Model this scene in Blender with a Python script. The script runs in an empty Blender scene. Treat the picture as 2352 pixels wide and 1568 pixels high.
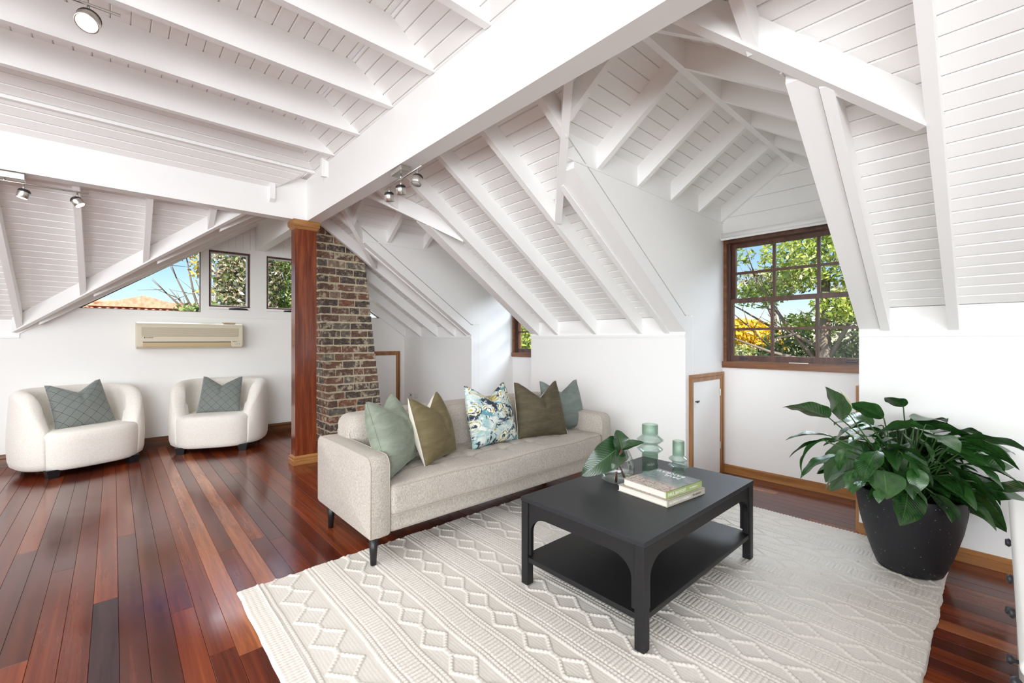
import bpy, bmesh, math, random
import numpy as np
from mathutils import Vector, Matrix
from mathutils.geometry import tessellate_polygon
R = math.radians
SC = bpy.context.scene
COL = SC.collection
rnd = random.Random(7)

# ---------------------------------------------------------------- camera, world, light, exposure
CAMH = 1.2
YAW = 42.1747
cd = bpy.data.cameras.new('camera'); cam = bpy.data.objects.new('camera', cd); COL.objects.link(cam)
cd.sensor_width = 36; cd.lens = 1010 / 2352 * 36; cd.shift_y = -3 / 2352
cd.clip_start = 0.05; cd.clip_end = 300
cam.location = (0, 0, CAMH); cam.rotation_euler = (R(90), 0, R(-YAW))
SC.camera = cam
SC.view_settings.view_transform = 'Standard'; SC.view_settings.look = 'None'
SC.view_settings.gamma = 1; SC.view_settings.use_curve_mapping = False
SC.view_settings.exposure = .78
SC.cycles.max_bounces = 14; SC.cycles.diffuse_bounces = 12; SC.cycles.transmission_bounces = 10
SC.cycles.transparent_max_bounces = 12; SC.cycles.caustics_reflective = False; SC.cycles.caustics_refractive = False
SC.cycles.use_denoising = True
SC.cycles.sample_clamp_indirect = 6

W = bpy.data.worlds.new('sky'); SC.world = W; W.use_nodes = True
nt = W.node_tree; nt.nodes.clear()
sky = nt.nodes.new('ShaderNodeTexSky'); sky.sky_type = 'NISHITA'; sky.sun_disc = False
sky.sun_elevation = R(42); sky.sun_rotation = R(215); sky.air_density = 1.2; sky.dust_density = 0.15; sky.ozone_density = 1.6
bg = nt.nodes.new('ShaderNodeBackground'); bg.inputs[1].default_value = 0.085
wo = nt.nodes.new('ShaderNodeOutputWorld')
tn = nt.nodes.new('ShaderNodeMix'); tn.data_type = 'RGBA'; tn.blend_type = 'MULTIPLY'; tn.inputs[0].default_value = 1; tn.inputs[7].default_value = (.80, .92, 1.12, 1)
nt.links.new(sky.outputs[0], tn.inputs[6]); nt.links.new(tn.outputs[2], bg.inputs[0]); nt.links.new(bg.outputs[0], wo.inputs[0])

sd = bpy.data.lights.new('sun', 'SUN'); sd.energy = 6.0; sd.angle = R(0.6); sd.color = (1, .95, .86)
so = bpy.data.objects.new('sun', sd); COL.objects.link(so); so.rotation_euler = (R(48), 0, R(-38))

def area(name, loc, target, sx, sy, power, col=(1, 1, 1)):
    d = bpy.data.lights.new(name, 'AREA'); d.shape = 'RECTANGLE'; d.size = sx; d.size_y = sy; d.energy = power; d.color = col
    o = bpy.data.objects.new(name, d); COL.objects.link(o); o.location = loc
    o.rotation_euler = (Vector(target) - Vector(loc)).to_track_quat('-Z', 'Y').to_euler()
    return o
# added fill lights behind and to the left of the camera, not real windows
area('room_fill', (-1.6, -4.85, 1.4), (0.6, 3.0, 1.9), 5.0, 2.1, 205, (.88, .95, 1))
area('room_fill', (-5.05, 1.2, 1.3), (3.0, 2.0, 1.9), 5.6, 2.0, 120, (.88, .95, 1))
area('ceiling_fill', (-1.6, 1.9, 2.72), (-1.6, 2.0, 0), 2.4, 3.4, 62, (.93, .97, 1))  # added fill panel below the ceiling, not a fitting of the room
# added, unseen area lights outside the dormer and gable windows, standing in for daylight
area('outside_fill', (6.3, 1.2, 4.1), (4.1, 1.12, 1.4), 2.4, 2.4, 330, (.82, .91, 1))
area('outside_fill', (6.3, 4.0, 4.1), (4.1, 4.0, 1.4), 2.4, 2.4, 330, (.82, .91, 1))
area('outside_fill', (1.4, 8.4, 4.4), (1.4, 6.3, 1.8), 3.0, 2.2, 260, (.82, .91, 1))
area('soft_fill', (-2.4, -1.6, 1.7), (3.0, 2.6, 1.5), 1.8, 1.4, 46, (.93, .97, 1))  # added soft fill, flash-like, with no source in the room

# ---------------------------------------------------------------- helpers
def link(o): COL.objects.link(o); return o
class MB:
    def __init__(s): s.v = []; s.f = []; s.uv = None
    def add(s, vs, fs):
        n = len(s.v); s.v += [tuple(p) for p in vs]; s.f += [tuple(i + n for i in f) for f in fs]; return s
    def box(s, a, b):
        x0, y0, z0 = a; x1, y1, z1 = b
        return s.add([(x0,y0,z0),(x1,y0,z0),(x1,y1,z0),(x0,y1,z0),(x0,y0,z1),(x1,y0,z1),(x1,y1,z1),(x0,y1,z1)],
              [(0,3,2,1),(4,5,6,7),(0,1,5,4),(1,2,6,5),(2,3,7,6),(3,0,4,7)])
    def hexa(s, p):  # 4 bottom, 4 top
        return s.add(p, [(0,3,2,1),(4,5,6,7),(0,1,5,4),(1,2,6,5),(2,3,7,6),(3,0,4,7)])
    def member(s, p0, p1, w, d):
        p0 = Vector(p0); p1 = Vector(p1); w = Vector(w); d = Vector(d)
        return s.hexa([p0, p1, p1 + w, p0 + w, p0 + d, p1 + d, p1 + w + d, p0 + w + d])
    def tube(s, pts, r, n=10, cap=True):
        pts = [Vector(p) for p in pts]; rs = r if isinstance(r, (list, tuple)) else [r] * len(pts)
        base = len(s.v); prev = None
        for i, p in enumerate(pts):
            t = (pts[min(i + 1, len(pts) - 1)] - pts[max(i - 1, 0)]).normalized()
            if prev is None:
                u = t.orthogonal().normalized()
            else:
                u = (prev - t * prev.dot(t)).normalized()
            prev = u; w = t.cross(u)
            for k in range(n):
                a = 2 * math.pi * k / n
                s.v.append(tuple(p + (u * math.cos(a) + w * math.sin(a)) * rs[i]))
        for i in range(len(pts) - 1):
            for k in range(n):
                a = base + i * n + k; b = base + i * n + (k + 1) % n
                s.f.append((a, b, b + n, a + n))
        if cap:
            s.f.append(tuple(base + k for k in range(n))[::-1]); e = base + (len(pts) - 1) * n
            s.f.append(tuple(e + k for k in range(n)))
        return s
    def lathe(s, prof, n=32, c=(0, 0, 0), rib=0, amp=0.0, skew=None, close=False):
        base = len(s.v)
        for (r, z) in prof:
            for k in range(n):
                a = 2 * math.pi * k / n
                rr = r * (1 + amp * math.cos(rib * a)) if rib else r
                dx = skew(z) if skew else 0
                s.v.append((c[0] + rr * math.cos(a) + dx, c[1] + rr * math.sin(a), c[2] + z))
        for i in range(len(prof) - 1):
            for k in range(n):
                a = base + i * n + k; b = base + i * n + (k + 1) % n
                s.f.append((a, b, b + n, a + n))
        if close:
            e = base + (len(prof) - 1) * n
            for k in range(n):
                a = e + k; b = e + (k + 1) % n; s.f.append((a, b, base + (k + 1) % n, base + k))
        return s
    def prism(s, poly, off):
        """closed polygon of 3-D points pushed along off"""
        n = len(poly); off = Vector(off)
        vs = [Vector(p) for p in poly]; base = len(s.v)
        s.v += [tuple(p) for p in vs] + [tuple(p + off) for p in vs]
        for t in tessellate_polygon([vs]):
            s.f.append(tuple(base + i for i in t)); s.f.append(tuple(base + n + i for i in t[::-1]))
        for i in range(n):
            j = (i + 1) % n; s.f.append((base + i, base + j, base + n + j, base + n + i))
        return s
    def plate(s, loops, off, back=True):
        """polygon with holes, given thickness"""
        off = Vector(off); L = [[Vector(p) for p in l] for l in loops]; flat = [p for l in L for p in l]; n = len(flat); base = len(s.v)
        s.v += [tuple(p) for p in flat] + [tuple(p + off) for p in flat]
        for t in tessellate_polygon(L):
            s.f.append(tuple(base + i for i in t))
            if back: s.f.append(tuple(base + n + i for i in t[::-1]))
        k = base
        for l in L:
            m = len(l)
            for i in range(m):
                j = (i + 1) % m; s.f.append((k + i, k + j, k + n + j, k + n + i))
            k += m
        return s
    def mesh(s, name, mat, smooth=False, fix=True):
        me = bpy.data.meshes.new(name); me.from_pydata(s.v, [], s.f); me.update()
        if fix:
            b = bmesh.new(); b.from_mesh(me); bmesh.ops.recalc_face_normals(b, faces=b.faces); b.to_mesh(me); b.free()
        if mat: me.materials.append(mat)
        if smooth: me.shade_smooth()
        return me
    def build(s, name, mat, parent=None, smooth=False, fix=True, **props):
        o = bpy.data.objects.new(name, s.mesh(name, mat, smooth, fix)); link(o)
        if parent: o.parent = parent
        for k, v in props.items(): o[k] = v
        return o
def thing(name, label, cat, loc=(0, 0, 0), rz=0, group=None):
    o = bpy.data.objects.new(name, None); o.empty_display_size = .05; link(o); o.location = loc; o.rotation_euler = (0, 0, rz)
    o['label'] = label; o['category'] = cat
    if group: o['group'] = group
    return o
def tag(o, label, cat, group=None):
    o['label'] = label; o['category'] = cat
    if group: o['group'] = group
    return o
def objm(name, me, parent=None, loc=(0, 0, 0), rot=(0, 0, 0), scale=(1, 1, 1)):
    o = bpy.data.objects.new(name, me); link(o); o.parent = parent; o.location = loc; o.rotation_euler = rot; o.scale = scale; return o
def copy_tree(o, parent=None):
    c = o.copy(); link(c); c.parent = parent
    for ch in list(o.children): copy_tree(ch, c)
    return c
def rbox_mesh(name, a, b, r, mat, seg=3, smooth=True):
    bm = bmesh.new(); bmesh.ops.create_cube(bm, size=1)
    for v in bm.verts:
        v.co = Vector((a[i] + (v.co[i] + .5) * (b[i] - a[i]) for i in range(3)))
    bmesh.ops.bevel(bm, geom=list(bm.edges), offset=r, segments=seg, profile=.5, affect='EDGES')
    me = bpy.data.meshes.new(name); bm.to_mesh(me); bm.free()
    if mat: me.materials.append(mat)
    if smooth:
        me.shade_smooth()
    return me
def rbox(name, a, b, r, mat, parent=None, seg=3, **props):
    o = objm(name, rbox_mesh(name, a, b, r, mat, seg), parent)
    if seg: m = o.modifiers.new('wn', 'WEIGHTED_NORMAL'); m.keep_sharp = False
    for k, v in props.items(): o[k] = v
    return o
def dense_box(half, r, n, deform=None):
    """rounded box with an even grid; returns verts, faces"""
    hx, hy, hz = half; nx, ny, nz = n; V = {}; vs = []; fs = []
    def key(i, j, k): 
        if (i, j, k) not in V:
            p = Vector(((i / nx * 2 - 1) * hx, (j / ny * 2 - 1) * hy, (k / nz * 2 - 1) * hz))
            q = Vector((max(-hx + r, min(hx - r, p.x)), max(-hy + r, min(hy - r, p.y)), max(-hz + r, min(hz - r, p.z))))
            d = p - q
            if d.length > 1e-9: p = q + d.normalized() * r
            if deform: p = deform(p)
            V[(i, j, k)] = len(vs); vs.append(tuple(p))
        return V[(i, j, k)]
    for i in range(nx):
        for j in range(ny):
            fs.append((key(i,j,0), key(i,j+1,0), key(i+1,j+1,0), key(i+1,j,0)))
            fs.append((key(i,j,nz), key(i+1,j,nz), key(i+1,j+1,nz), key(i,j+1,nz)))
        for k in range(nz):
            fs.append((key(i,0,k), key(i+1,0,k), key(i+1,0,k+1), key(i,0,k+1)))
            fs.append((key(i,ny,k), key(i,ny,k+1), key(i+1,ny,k+1), key(i+1,ny,k)))
    for j in range(ny):
        for k in range(nz):
            fs.append((key(0,j,k), key(0,j,k+1), key(0,j+1,k+1), key(0,j+1,k)))
            fs.append((key(nx,j,k), key(nx,j+1,k), key(nx,j+1,k+1), key(nx,j,k+1)))
    return vs, fs

# ---------------------------------------------------------------- materials
def mat(name, col=(.8, .8, .8), rough=.5, **kw):
    m = bpy.data.materials.new(name); m.use_nodes = True; p = m.node_tree.nodes['Principled BSDF']
    p.inputs['Base Color'].default_value = (*col, 1); p.inputs['Roughness'].default_value = rough
    for k, v in kw.items(): p.inputs[k].default_value = v
    return m
class NT:
    def __init__(s, m): s.m = m; s.t = m.node_tree; s.p = s.t.nodes['Principled BSDF']
    def n(s, typ, **kw):
        o = s.t.nodes.new(typ)
        for k, v in kw.items():
            if k.startswith('i_'):
                kk = k[2:]; kk = int(kk) if kk.isdigit() else kk.replace('_', ' ')
                o.inputs[kk].default_value = v
            else: setattr(o, k, v)
        return o
    def l(s, a, b): s.t.links.new(a, b)
    def ramp(s, fac, stops, interp='LINEAR'):
        r = s.t.nodes.new('ShaderNodeValToRGB'); r.color_ramp.interpolation = interp
        e = r.color_ramp.elements
        while len(e) < len(stops): e.new(.5)
        for i, (p, c) in enumerate(stops):
            e[i].position = p; e[i].color = (*c, 1) if len(c) == 3 else c
        s.l(fac, r.inputs[0]); return r.outputs[0]
    def mix(s, fac, a, b, mode='MIX'):
        x = s.t.nodes.new('ShaderNodeMix'); x.data_type = 'RGBA'; x.blend_type = mode
        for i, v in ((0, fac), (6, a), (7, b)):
            if hasattr(v, 'links') or isinstance(v, bpy.types.NodeSocket): s.l(v, x.inputs[i])
            elif isinstance(v, (tuple, list)): x.inputs[i].default_value = (*v, 1) if len(v) == 3 else v
            else: x.inputs[i].default_value = v
        return x.outputs[2]
    def math(s, op, a, b=None, c=None):
        x = s.t.nodes.new('ShaderNodeMath'); x.operation = op
        for i, v in enumerate((a, b, c)):
            if v is None: continue
            if isinstance(v, bpy.types.NodeSocket): s.l(v, x.inputs[i])
            else: x.inputs[i].default_value = v
        return x.outputs[0]
    def coord(s, kind='Object', scale=None, loc=None, rot=None):
        c = s.t.nodes.new('ShaderNodeTexCoord').outputs[kind]
        if scale or loc or rot:
            m = s.t.nodes.new('ShaderNodeMapping')
            if scale: m.inputs['Scale'].default_value = scale
            if rot: m.inputs['Rotation'].default_value = rot
            s.l(c, m.inputs[0]); return m.outputs[0]
        return c
    def noise(s, co, scale=5, detail=3, rough=.5, dist=0):
        x = s.t.nodes.new('ShaderNodeTexNoise'); x.inputs['Scale'].default_value = scale; x.inputs['Detail'].default_value = detail
        x.inputs['Roughness'].default_value = rough; x.inputs['Distortion'].default_value = dist
        s.l(co, x.inputs['Vector']); return x.outputs[0]
    def base(s, c): s.l(c, s.p.inputs['Base Color'])
    def bump(s, h, strength=.3, dist=.01):
        b = s.t.nodes.new('ShaderNodeBump'); b.inputs['Strength'].default_value = strength; b.inputs['Distance'].default_value = dist
        s.l(h, b.inputs['Height']); s.l(b.outputs[0], s.p.inputs['Normal'])
def world_co(N, scale=(1, 1, 1), rndoff=True):
    """world position plus a per-object random shift, so every board has its own grain"""
    g = N.n('ShaderNodeNewGeometry'); oi = N.n('ShaderNodeObjectInfo')
    v = N.n('ShaderNodeVectorMath', operation='SCALE'); v.inputs[0].default_value = (37, 17, 53); N.l(oi.outputs['Random'], v.inputs['Scale'])
    a = N.n('ShaderNodeVectorMath', operation='MULTIPLY'); N.l(g.outputs['Position'], a.inputs[0]); a.inputs[1].default_value = scale
    b = N.n('ShaderNodeVectorMath', operation='ADD'); N.l(a.outputs[0], b.inputs[0]); N.l(v.outputs[0], b.inputs[1])
    return b.outputs[0], oi.outputs['Random']

M = {}
M['wall'] = m = mat('white_wall_paint', (.90, .897, .885), .75)
N = NT(m); N.bump(N.noise(N.coord(), 260, 2), .06, .002)
M['paint'] = m = mat('white_gloss_paint', (.90, .896, .885), .45)
N = NT(m); N.bump(N.noise(N.coord(scale=(1, 1, 6)), 30, 4), .05, .003)
M['board'] = m = mat('white_board_paint', (.89, .885, .87), .5)
N = NT(m); N.bump(N.noise(N.coord(), 24, 4), .05, .003)
M['gap'] = mat('dark_joint', (.16, .14, .12), .9)
M['gap_white'] = mat('board_backing', (.7, .68, .65), .8)
M['trimwhite'] = mat('white_trim', (.89, .89, .88), .35)

def wood(name, c0, c1, c2, rough=.35, axis='y', sc=1.0, coat=.0, extra=None):
    m = mat(name, c1, rough); N = NT(m)
    s = {'y': (9, .55, 9), 'x': (.55, 9, 9), 'z': (9, 9, .55)}[axis]
    co, r = world_co(N, tuple(k * sc for k in s))
    a = N.noise(co, 2.2, 6, .62, .6); b = N.noise(co, 9, 5, .7, .2)
    f = N.math('ADD', N.math('MULTIPLY', a, .72), N.math('MULTIPLY', b, .28))
    c = N.ramp(f, [(.34, c0), (.5, c1), (.66, c2)])
    N.base(c); N.bump(b, .05, .002)
    N.p.inputs['Coat Weight'].default_value = coat; N.p.inputs['Coat Roughness'].default_value = .12
    return m
M['oak'] = wood('honey_timber_trim', (.23, .09, .025), (.36, .16, .05), (.47, .24, .085), .3, 'y')
M['oak_x'] = wood('honey_timber_trim_x', (.23, .09, .025), (.36, .16, .05), (.47, .24, .085), .3, 'x')
M['oak_z'] = wood('honey_timber_upright', (.21, .085, .025), (.34, .15, .05), (.44, .22, .08), .3, 'z')
M['oak_dark'] = wood('dark_timber_trim', (.06, .022, .01), (.12, .048, .02), (.2, .085, .035), .28, 'x')
M['jarrah'] = wood('red_post_timber', (.075, .014, .006), (.17, .034, .012), (.3, .075, .022), .22, 'z', 1, .4)
M['sash'] = wood('dark_stained_window_timber', (.045, .018, .012), (.1, .042, .028), (.16, .075, .05), .32, 'z')
M['sill'] = wood('stained_sill_timber', (.09, .03, .012), (.17, .065, .026), (.26, .11, .045), .3, 'y')

M['floor'] = m = mat('varnished_red_hardwood', (.2, .04, .015), .2); N = NT(m)
co, r = world_co(N, (20, .45, 20))
a = N.noise(co, 1.6, 3, .45, .12); b = N.noise(co, 7, 5, .65, .0)
f = N.math('ADD', N.math('MULTIPLY', a, .62), N.math('MULTIPLY', b, .25))
rr = N.n('ShaderNodeMath', operation='FRACT'); N.l(N.math('MULTIPLY', r, 7.13), rr.inputs[0])
cA = N.ramp(f, [(.32, (.075, .014, .007)), (.5, (.135, .026, .010)), (.72, (.21, .048, .016))])
cB = N.ramp(f, [(.32, (.12, .022, .008)), (.5, (.20, .042, .013)), (.75, (.33, .088, .026))])
cC = N.ramp(f, [(.32, (.05, .012, .008)), (.52, (.10, .022, .012)), (.7, (.18, .04, .016))])
s1 = N.ramp(r, [(0, (0, 0, 0)), (.42, (0, 0, 0)), (.58, (1, 1, 1))]); s2 = N.ramp(rr.outputs[0], [(0, (0, 0, 0)), (.62, (0, 0, 0)), (.8, (1, 1, 1))])
N.base(N.mix(s2, N.mix(s1, cA, cB), cC))
g = N.n('ShaderNodeNewGeometry')
wear = N.noise(g.outputs['Position'], 1.7, 4, .6)
rg = N.n('ShaderNodeMapRange'); N.l(wear, rg.inputs[0]); rg.inputs[1].default_value = .3; rg.inputs[2].default_value = .7; rg.inputs[3].default_value = .10; rg.inputs[4].default_value = .24
N.l(rg.outputs[0], N.p.inputs['Roughness']); N.bump(N.noise(g.outputs['Position'], 9, 3), .035, .01)
N.p.inputs['Specular IOR Level'].default_value = .65
M['floor_dark'] = m = mat('near_black_hardwood', (.035, .018, .02), .22); N = NT(m)
co, r = world_co(N, (11, .7, 11)); N.base(N.ramp(N.noise(co, 3, 5, .6, .6), [(.3, (.022, .010, .012)), (.7, (.055, .024, .024))]))
M['floor_light'] = wood('paler_hardwood', (.17, .045, .018), (.3, .085, .028), (.42, .15, .055), .2, 'y', 1.2, .3)

M['mortar'] = m = mat('cream_mortar', (.56, .5, .38), .9); N = NT(m)
nz = N.noise(N.coord(), 60, 4); N.base(N.ramp(nz, [(.3, (.52, .45, .31)), (.7, (.76, .68, .50))])); N.bump(nz, .5, .004)
M['brick'] = m = mat('recycled_brick', (.2, .1, .07), .85); N = NT(m)
co, r = world_co(N); cl = N.ramp(r, [(0, (.05, .043, .042)), (.2, (.11, .058, .042)), (.4, (.17, .075, .045)), (.55, (.075, .062, .058)), (.68, (.23, .085, .045)), (.78, (.26, .19, .14)), (.88, (.33, .15, .07)), (.94, (.13, .135, .115))], 'CONSTANT')
n1 = N.noise(co, 22, 5, .7); n2 = N.noise(co, 55, 4, .7); n3 = N.noise(co, 14, 4, .7)
cl = N.mix(N.ramp(n1, [(.50, (0, 0, 0)), (.66, (.75, .75, .75))]), cl, (.04, .035, .034))
cl = N.mix(N.ramp(n2, [(.4, (0, 0, 0)), (.75, (.6, .6, .6))]), cl, (.36, .23, .16))
cl = N.mix(N.ramp(n3, [(.52, (0, 0, 0)), (.64, (.85, .85, .85))]), cl, (.62, .54, .40))
N.base(cl); N.bump(n2, .6, .006)

M['metal'] = mat('brushed_nickel', (.62, .6, .56), .28, Metallic=1.0)
M['chrome'] = mat('chrome', (.8, .8, .8), .08, Metallic=1.0)
M['blackmetal'] = mat('black_metal', (.02, .02, .02), .4)
def emis(name, col, s):
    m = mat(name, col, .5); p = m.node_tree.nodes['Principled BSDF']; p.inputs['Emission Color'].default_value = (*col, 1); p.inputs['Emission Strength'].default_value = s; return m
M['lamp'] = emis('lit_lamp_lens', (1, .93, .8), 14)
M['lens'] = mat('frosted_lens', (.7, .7, .68), .25, **{'Transmission Weight': .3})
def glassmat(name, tint=(1, 1, 1), ior=1.45, cap=.3):
    m = bpy.data.materials.new(name); m.use_nodes = True; t = m.node_tree; t.nodes.clear()
    tr = t.nodes.new('ShaderNodeBsdfTransparent'); tr.inputs[0].default_value = (*tint, 1)
    gl = t.nodes.new('ShaderNodeBsdfGlossy'); gl.inputs['Roughness'].default_value = .01
    fr = t.nodes.new('ShaderNodeFresnel'); fr.inputs[0].default_value = ior
    cp = t.nodes.new('ShaderNodeMath'); cp.operation = 'MINIMUM'; cp.inputs[1].default_value = cap; t.links.new(fr.outputs[0], cp.inputs[0])
    mx = t.nodes.new('ShaderNodeMixShader'); o = t.nodes.new('ShaderNodeOutputMaterial')
    t.links.new(cp.outputs[0], mx.inputs[0]); t.links.new(tr.outputs[0], mx.inputs[1]); t.links.new(gl.outputs[0], mx.inputs[2]); t.links.new(mx.outputs[0], o.inputs[0])
    return m
M['pane'] = glassmat('window_glass', (.97, .98, .99), 1.22)
M['vaseglass'] = glassmat('clear_vase_glass', (.975, .985, .98))
M['greenglass'] = glassmat('sage_tinted_glass', (.80, .89, .83))
M['greyglass'] = glassmat('pale_smoke_glass', (.90, .95, .93))

def fabric(name, c0, c1, scale=420, bump=.35, rough=.9, sheen=.2, aniso=(1, 1, 1)):
    m = mat(name, c0, rough); N = NT(m)
    co = N.coord(scale=aniso); n = N.noise(co, scale, 3, .7); big = N.noise(N.coord(), 5, 3)
    c = N.ramp(n, [(.3, c0), (.7, c1)]); c = N.mix(N.math('MULTIPLY', big, .25), c, tuple(k * .8 for k in c0)); N.base(c)
    N.bump(n, bump, .0025); N.p.inputs['Sheen Weight'].default_value = sheen; return m
M['linen'] = fabric('oatmeal_woven_fabric', (.33, .29, .25), (.66, .605, .54), 210, .5, .92, .1, (1, 1, .45))
M['piping'] = mat('oatmeal_piping', (.45, .39, .33), .9)
M['boucle'] = m = mat('cream_boucle', (.9, .87, .81), .95); N = NT(m)
v = N.n('ShaderNodeTexVoronoi'); v.inputs['Scale'].default_value = 130; N.l(N.coord(), v.inputs['Vector'])
n = N.noise(N.coord(), 60, 3, .6)
h = N.math('ADD', v.outputs['Distance'], n); N.bump(h, .4, .003); N.p.inputs['Sheen Weight'].default_value = .3
N.base(N.ramp(v.outputs['Distance'], [(0, (.93, .905, .85)), (.8, (.84, .80, .73))]))
def velvet(name, c, hi):
    m = mat(name, c, .8); N = NT(m)
    lw = N.n('ShaderNodeLayerWeight'); lw.inputs[0].default_value = .35
    n = N.noise(N.coord(scale=(1, 1, 3)), 7, 4, .6, .8)
    cc = N.mix(N.ramp(n, [(.35, (0, 0, 0)), (.7, (.55, .55, .55))]), c, hi)
    N.base(cc); N.bump(N.noise(N.coord(scale=(1.0, 1, 2.6)), 16, 4, .6, 1.0), .35, .012)
    N.p.inputs['Sheen Weight'].default_value = .7; N.p.inputs['Sheen Roughness'].default_value = .35; N.p.inputs['Sheen Tint'].default_value = (*hi, 1)
    return m
M['sage'] = velvet('sage_velvet', (.185, .215, .165), (.33, .37, .30))
M['olive'] = velvet('olive_velvet', (.12, .092, .038), (.23, .19, .10))
M['olive_dark'] = velvet('dark_olive_velvet', (.062, .048, .024), (.14, .12, .075))
M['bluegrey'] = velvet('blue_grey_velvet', (.14, .17, .155), (.25, .29, .275))
M['cream'] = fabric('cream_cotton', (.75, .7, .6), (.85, .81, .72), 300, .2)
M['geo'] = m = mat('grey_green_geometric_velvet', (.25, .28, .26), .85); N = NT(m)
uv = N.n('ShaderNodeUVMap').outputs[0]; sx = N.n('ShaderNodeSeparateXYZ'); N.l(uv, sx.inputs[0])
def cell(a, k): # distance to the middle of each tile
    return N.math('ABSOLUTE', N.math('SUBTRACT', N.math('FRACT', N.math('MULTIPLY', a, k)), .5))
pa = N.math('ADD', sx.outputs[0], N.math('MULTIPLY', sx.outputs[1], 1.0)); pb = N.math('SUBTRACT', sx.outputs[0], N.math('MULTIPLY', sx.outputs[1], 1.0))
dm = N.math('MAXIMUM', cell(pa, 4.5), cell(pb, 4.5))
st = N.math('FRACT', N.math('MULTIPLY', dm, 12)); st = N.math('GREATER_THAN', st, .5)
N.base(N.mix(st, (.33, .36, .335), (.07, .085, .082))); N.p.inputs['Sheen Weight'].default_value = .3
M['floral'] = m = mat('teal_navy_mustard_print', (.5, .5, .5), .85); N = NT(m)
co = N.coord('UV', scale=(1, 1, 1)); n0 = N.noise(co, 3.2, 2, .5, .8); n1 = N.noise(co, 4.2, 5, .6, 1.6); n2 = N.noise(co, 11, 5, .65, 1.2); n3 = N.noise(co, 5.5, 3, .6, 2.5)
c = N.ramp(n0, [(.36, (.70, .74, .70)), (.45, (.33, .52, .52)), (.54, (.62, .70, .66)), (.62, (.42, .34, .08))])
v = N.n('ShaderNodeTexVoronoi', feature='F1'); v.inputs['Scale'].default_value = 3.4; v.inputs['Randomness'].default_value = .7
wv = N.n('ShaderNodeVectorMath', operation='ADD'); N.l(co, wv.inputs[0]); N.l(N.math('MULTIPLY', n2, .09), wv.inputs[1]); N.l(wv.outputs[0], v.inputs['Vector'])
ring = N.ramp(v.outputs['Distance'], [(0, (.62, .5, .12)), (.10, (.9, .88, .7)), (.17, (.025, .04, .07)), (.22, (.85, .83, .66)), (.30, (.5, .4, .08)), (.36, (.88, .9, .84)), (.41, (.04, .07, .11)), (.44, (0, 0, 0))], 'CONSTANT')
msk = N.ramp(v.outputs['Distance'], [(0, (1, 1, 1)), (.43, (1, 1, 1)), (.44, (0, 0, 0))], 'CONSTANT')
sel = N.ramp(n3, [(.45, (0, 0, 0)), (.5, (1, 1, 1))])
c = N.mix(N.ramp(n1, [(.5, (0, 0, 0)), (.54, (1, 1, 1))]), c, (.022, .035, .06))
c = N.mix(N.math('MULTIPLY', msk, sel), c, ring)
c = N.mix(N.ramp(n2, [(.54, (0, 0, 0)), (.6, (1, 1, 1))]), c, (.78, .81, .76))
c = N.mix(N.ramp(N.noise(co, 6, 2, .5, 1), [(.62, (0, 0, 0)), (.65, (1, 1, 1))]), c, (.12, .3, .37))
N.base(c); N.bump(N.noise(N.coord('UV', scale=(1, 6, 1)), 60, 2), .2, .002)

M['blacktable'] = m = mat('black_painted_wood', (.006, .006, .007), .5); N = NT(m); N.bump(N.noise(N.coord(), 500, 2), .12, .001)
M['tabletop'] = m = mat('black_satin_top', (.015, .016, .019), .48); N = NT(m); N.bump(N.noise(N.coord(), 600, 2), .1, .001)
M['legblack'] = mat('black_leg', (.012, .012, .013), .35)
M['pot'] = m = mat('charcoal_speckled_pot', (.03, .032, .036), .55); N = NT(m)
v = N.n('ShaderNodeTexVoronoi'); v.inputs['Scale'].default_value = 60; N.l(N.coord(), v.inputs['Vector'])
sp = N.ramp(v.outputs['Distance'], [(.0, (1, 1, 1)), (.10, (1, 1, 1)), (.14, (0, 0, 0))])
N.base(N.mix(N.math('MULTIPLY', sp, N.math('GREATER_THAN', N.noise(N.coord(), 45, 1), .52)), (.014, .015, .018), (.36, .36, .35)))
N.bump(N.noise(N.coord(), 90, 3), .12, .003)
M['soil'] = mat('potting_soil', (.03, .02, .014), .95)
def leafmat(name, lo, hi, rib, rough=.26):
    m = mat(name, lo, rough); N = NT(m); uv = N.coord('UV')
    sx = N.n('ShaderNodeSeparateXYZ'); N.l(uv, sx.inputs[0]); u = N.math('ABSOLUTE', N.math('SUBTRACT', sx.outputs[0], .5))
    vv = N.math('SUBTRACT', sx.outputs[1], N.math('MULTIPLY', u, .55))
    w = N.math('SINE', N.math('MULTIPLY', vv, 95)); oi = N.n('ShaderNodeObjectInfo')
    c = N.mix(N.ramp(N.noise(uv, 4, 3), [(.3, (0, 0, 0)), (.7, (1, 1, 1))]), lo, hi)
    c = N.mix(N.math('MULTIPLY', N.math('LESS_THAN', u, .012), .8), c, rib)
    c = N.mix(N.math('MULTIPLY', oi.outputs['Random'], .5), c, hi); N.base(c)
    N.bump(w, .10, .003); N.p.inputs['Specular IOR Level'].default_value = .7
    N.p.inputs['Subsurface Weight'].default_value = 0
    return m
M['lily'] = leafmat('peace_lily_leaf', (.010, .042, .011), (.032, .115, .020), (.09, .20, .05))
M['philo'] = leafmat('philodendron_leaf', (.008, .034, .009), (.016, .058, .015), (.14, .24, .08), .25)
M['petiole'] = mat('green_petiole', (.035, .1, .02), .4)
M['stem'] = mat('red_brown_stem', (.1, .03, .022), .4)
M['spathe'] = mat('cream_spathe', (.72, .7, .52), .5)
M['plastic'] = mat('white_plastic', (.78, .78, .76), .35)
M['ac'] = mat('yellowed_plastic', (.70, .64, .49), .4)
M['ac_grill'] = m = mat('beige_grille', (.44, .375, .27), .6)
M['ac_vane'] = mat('tan_vane', (.56, .42, .23), .45)
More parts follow.
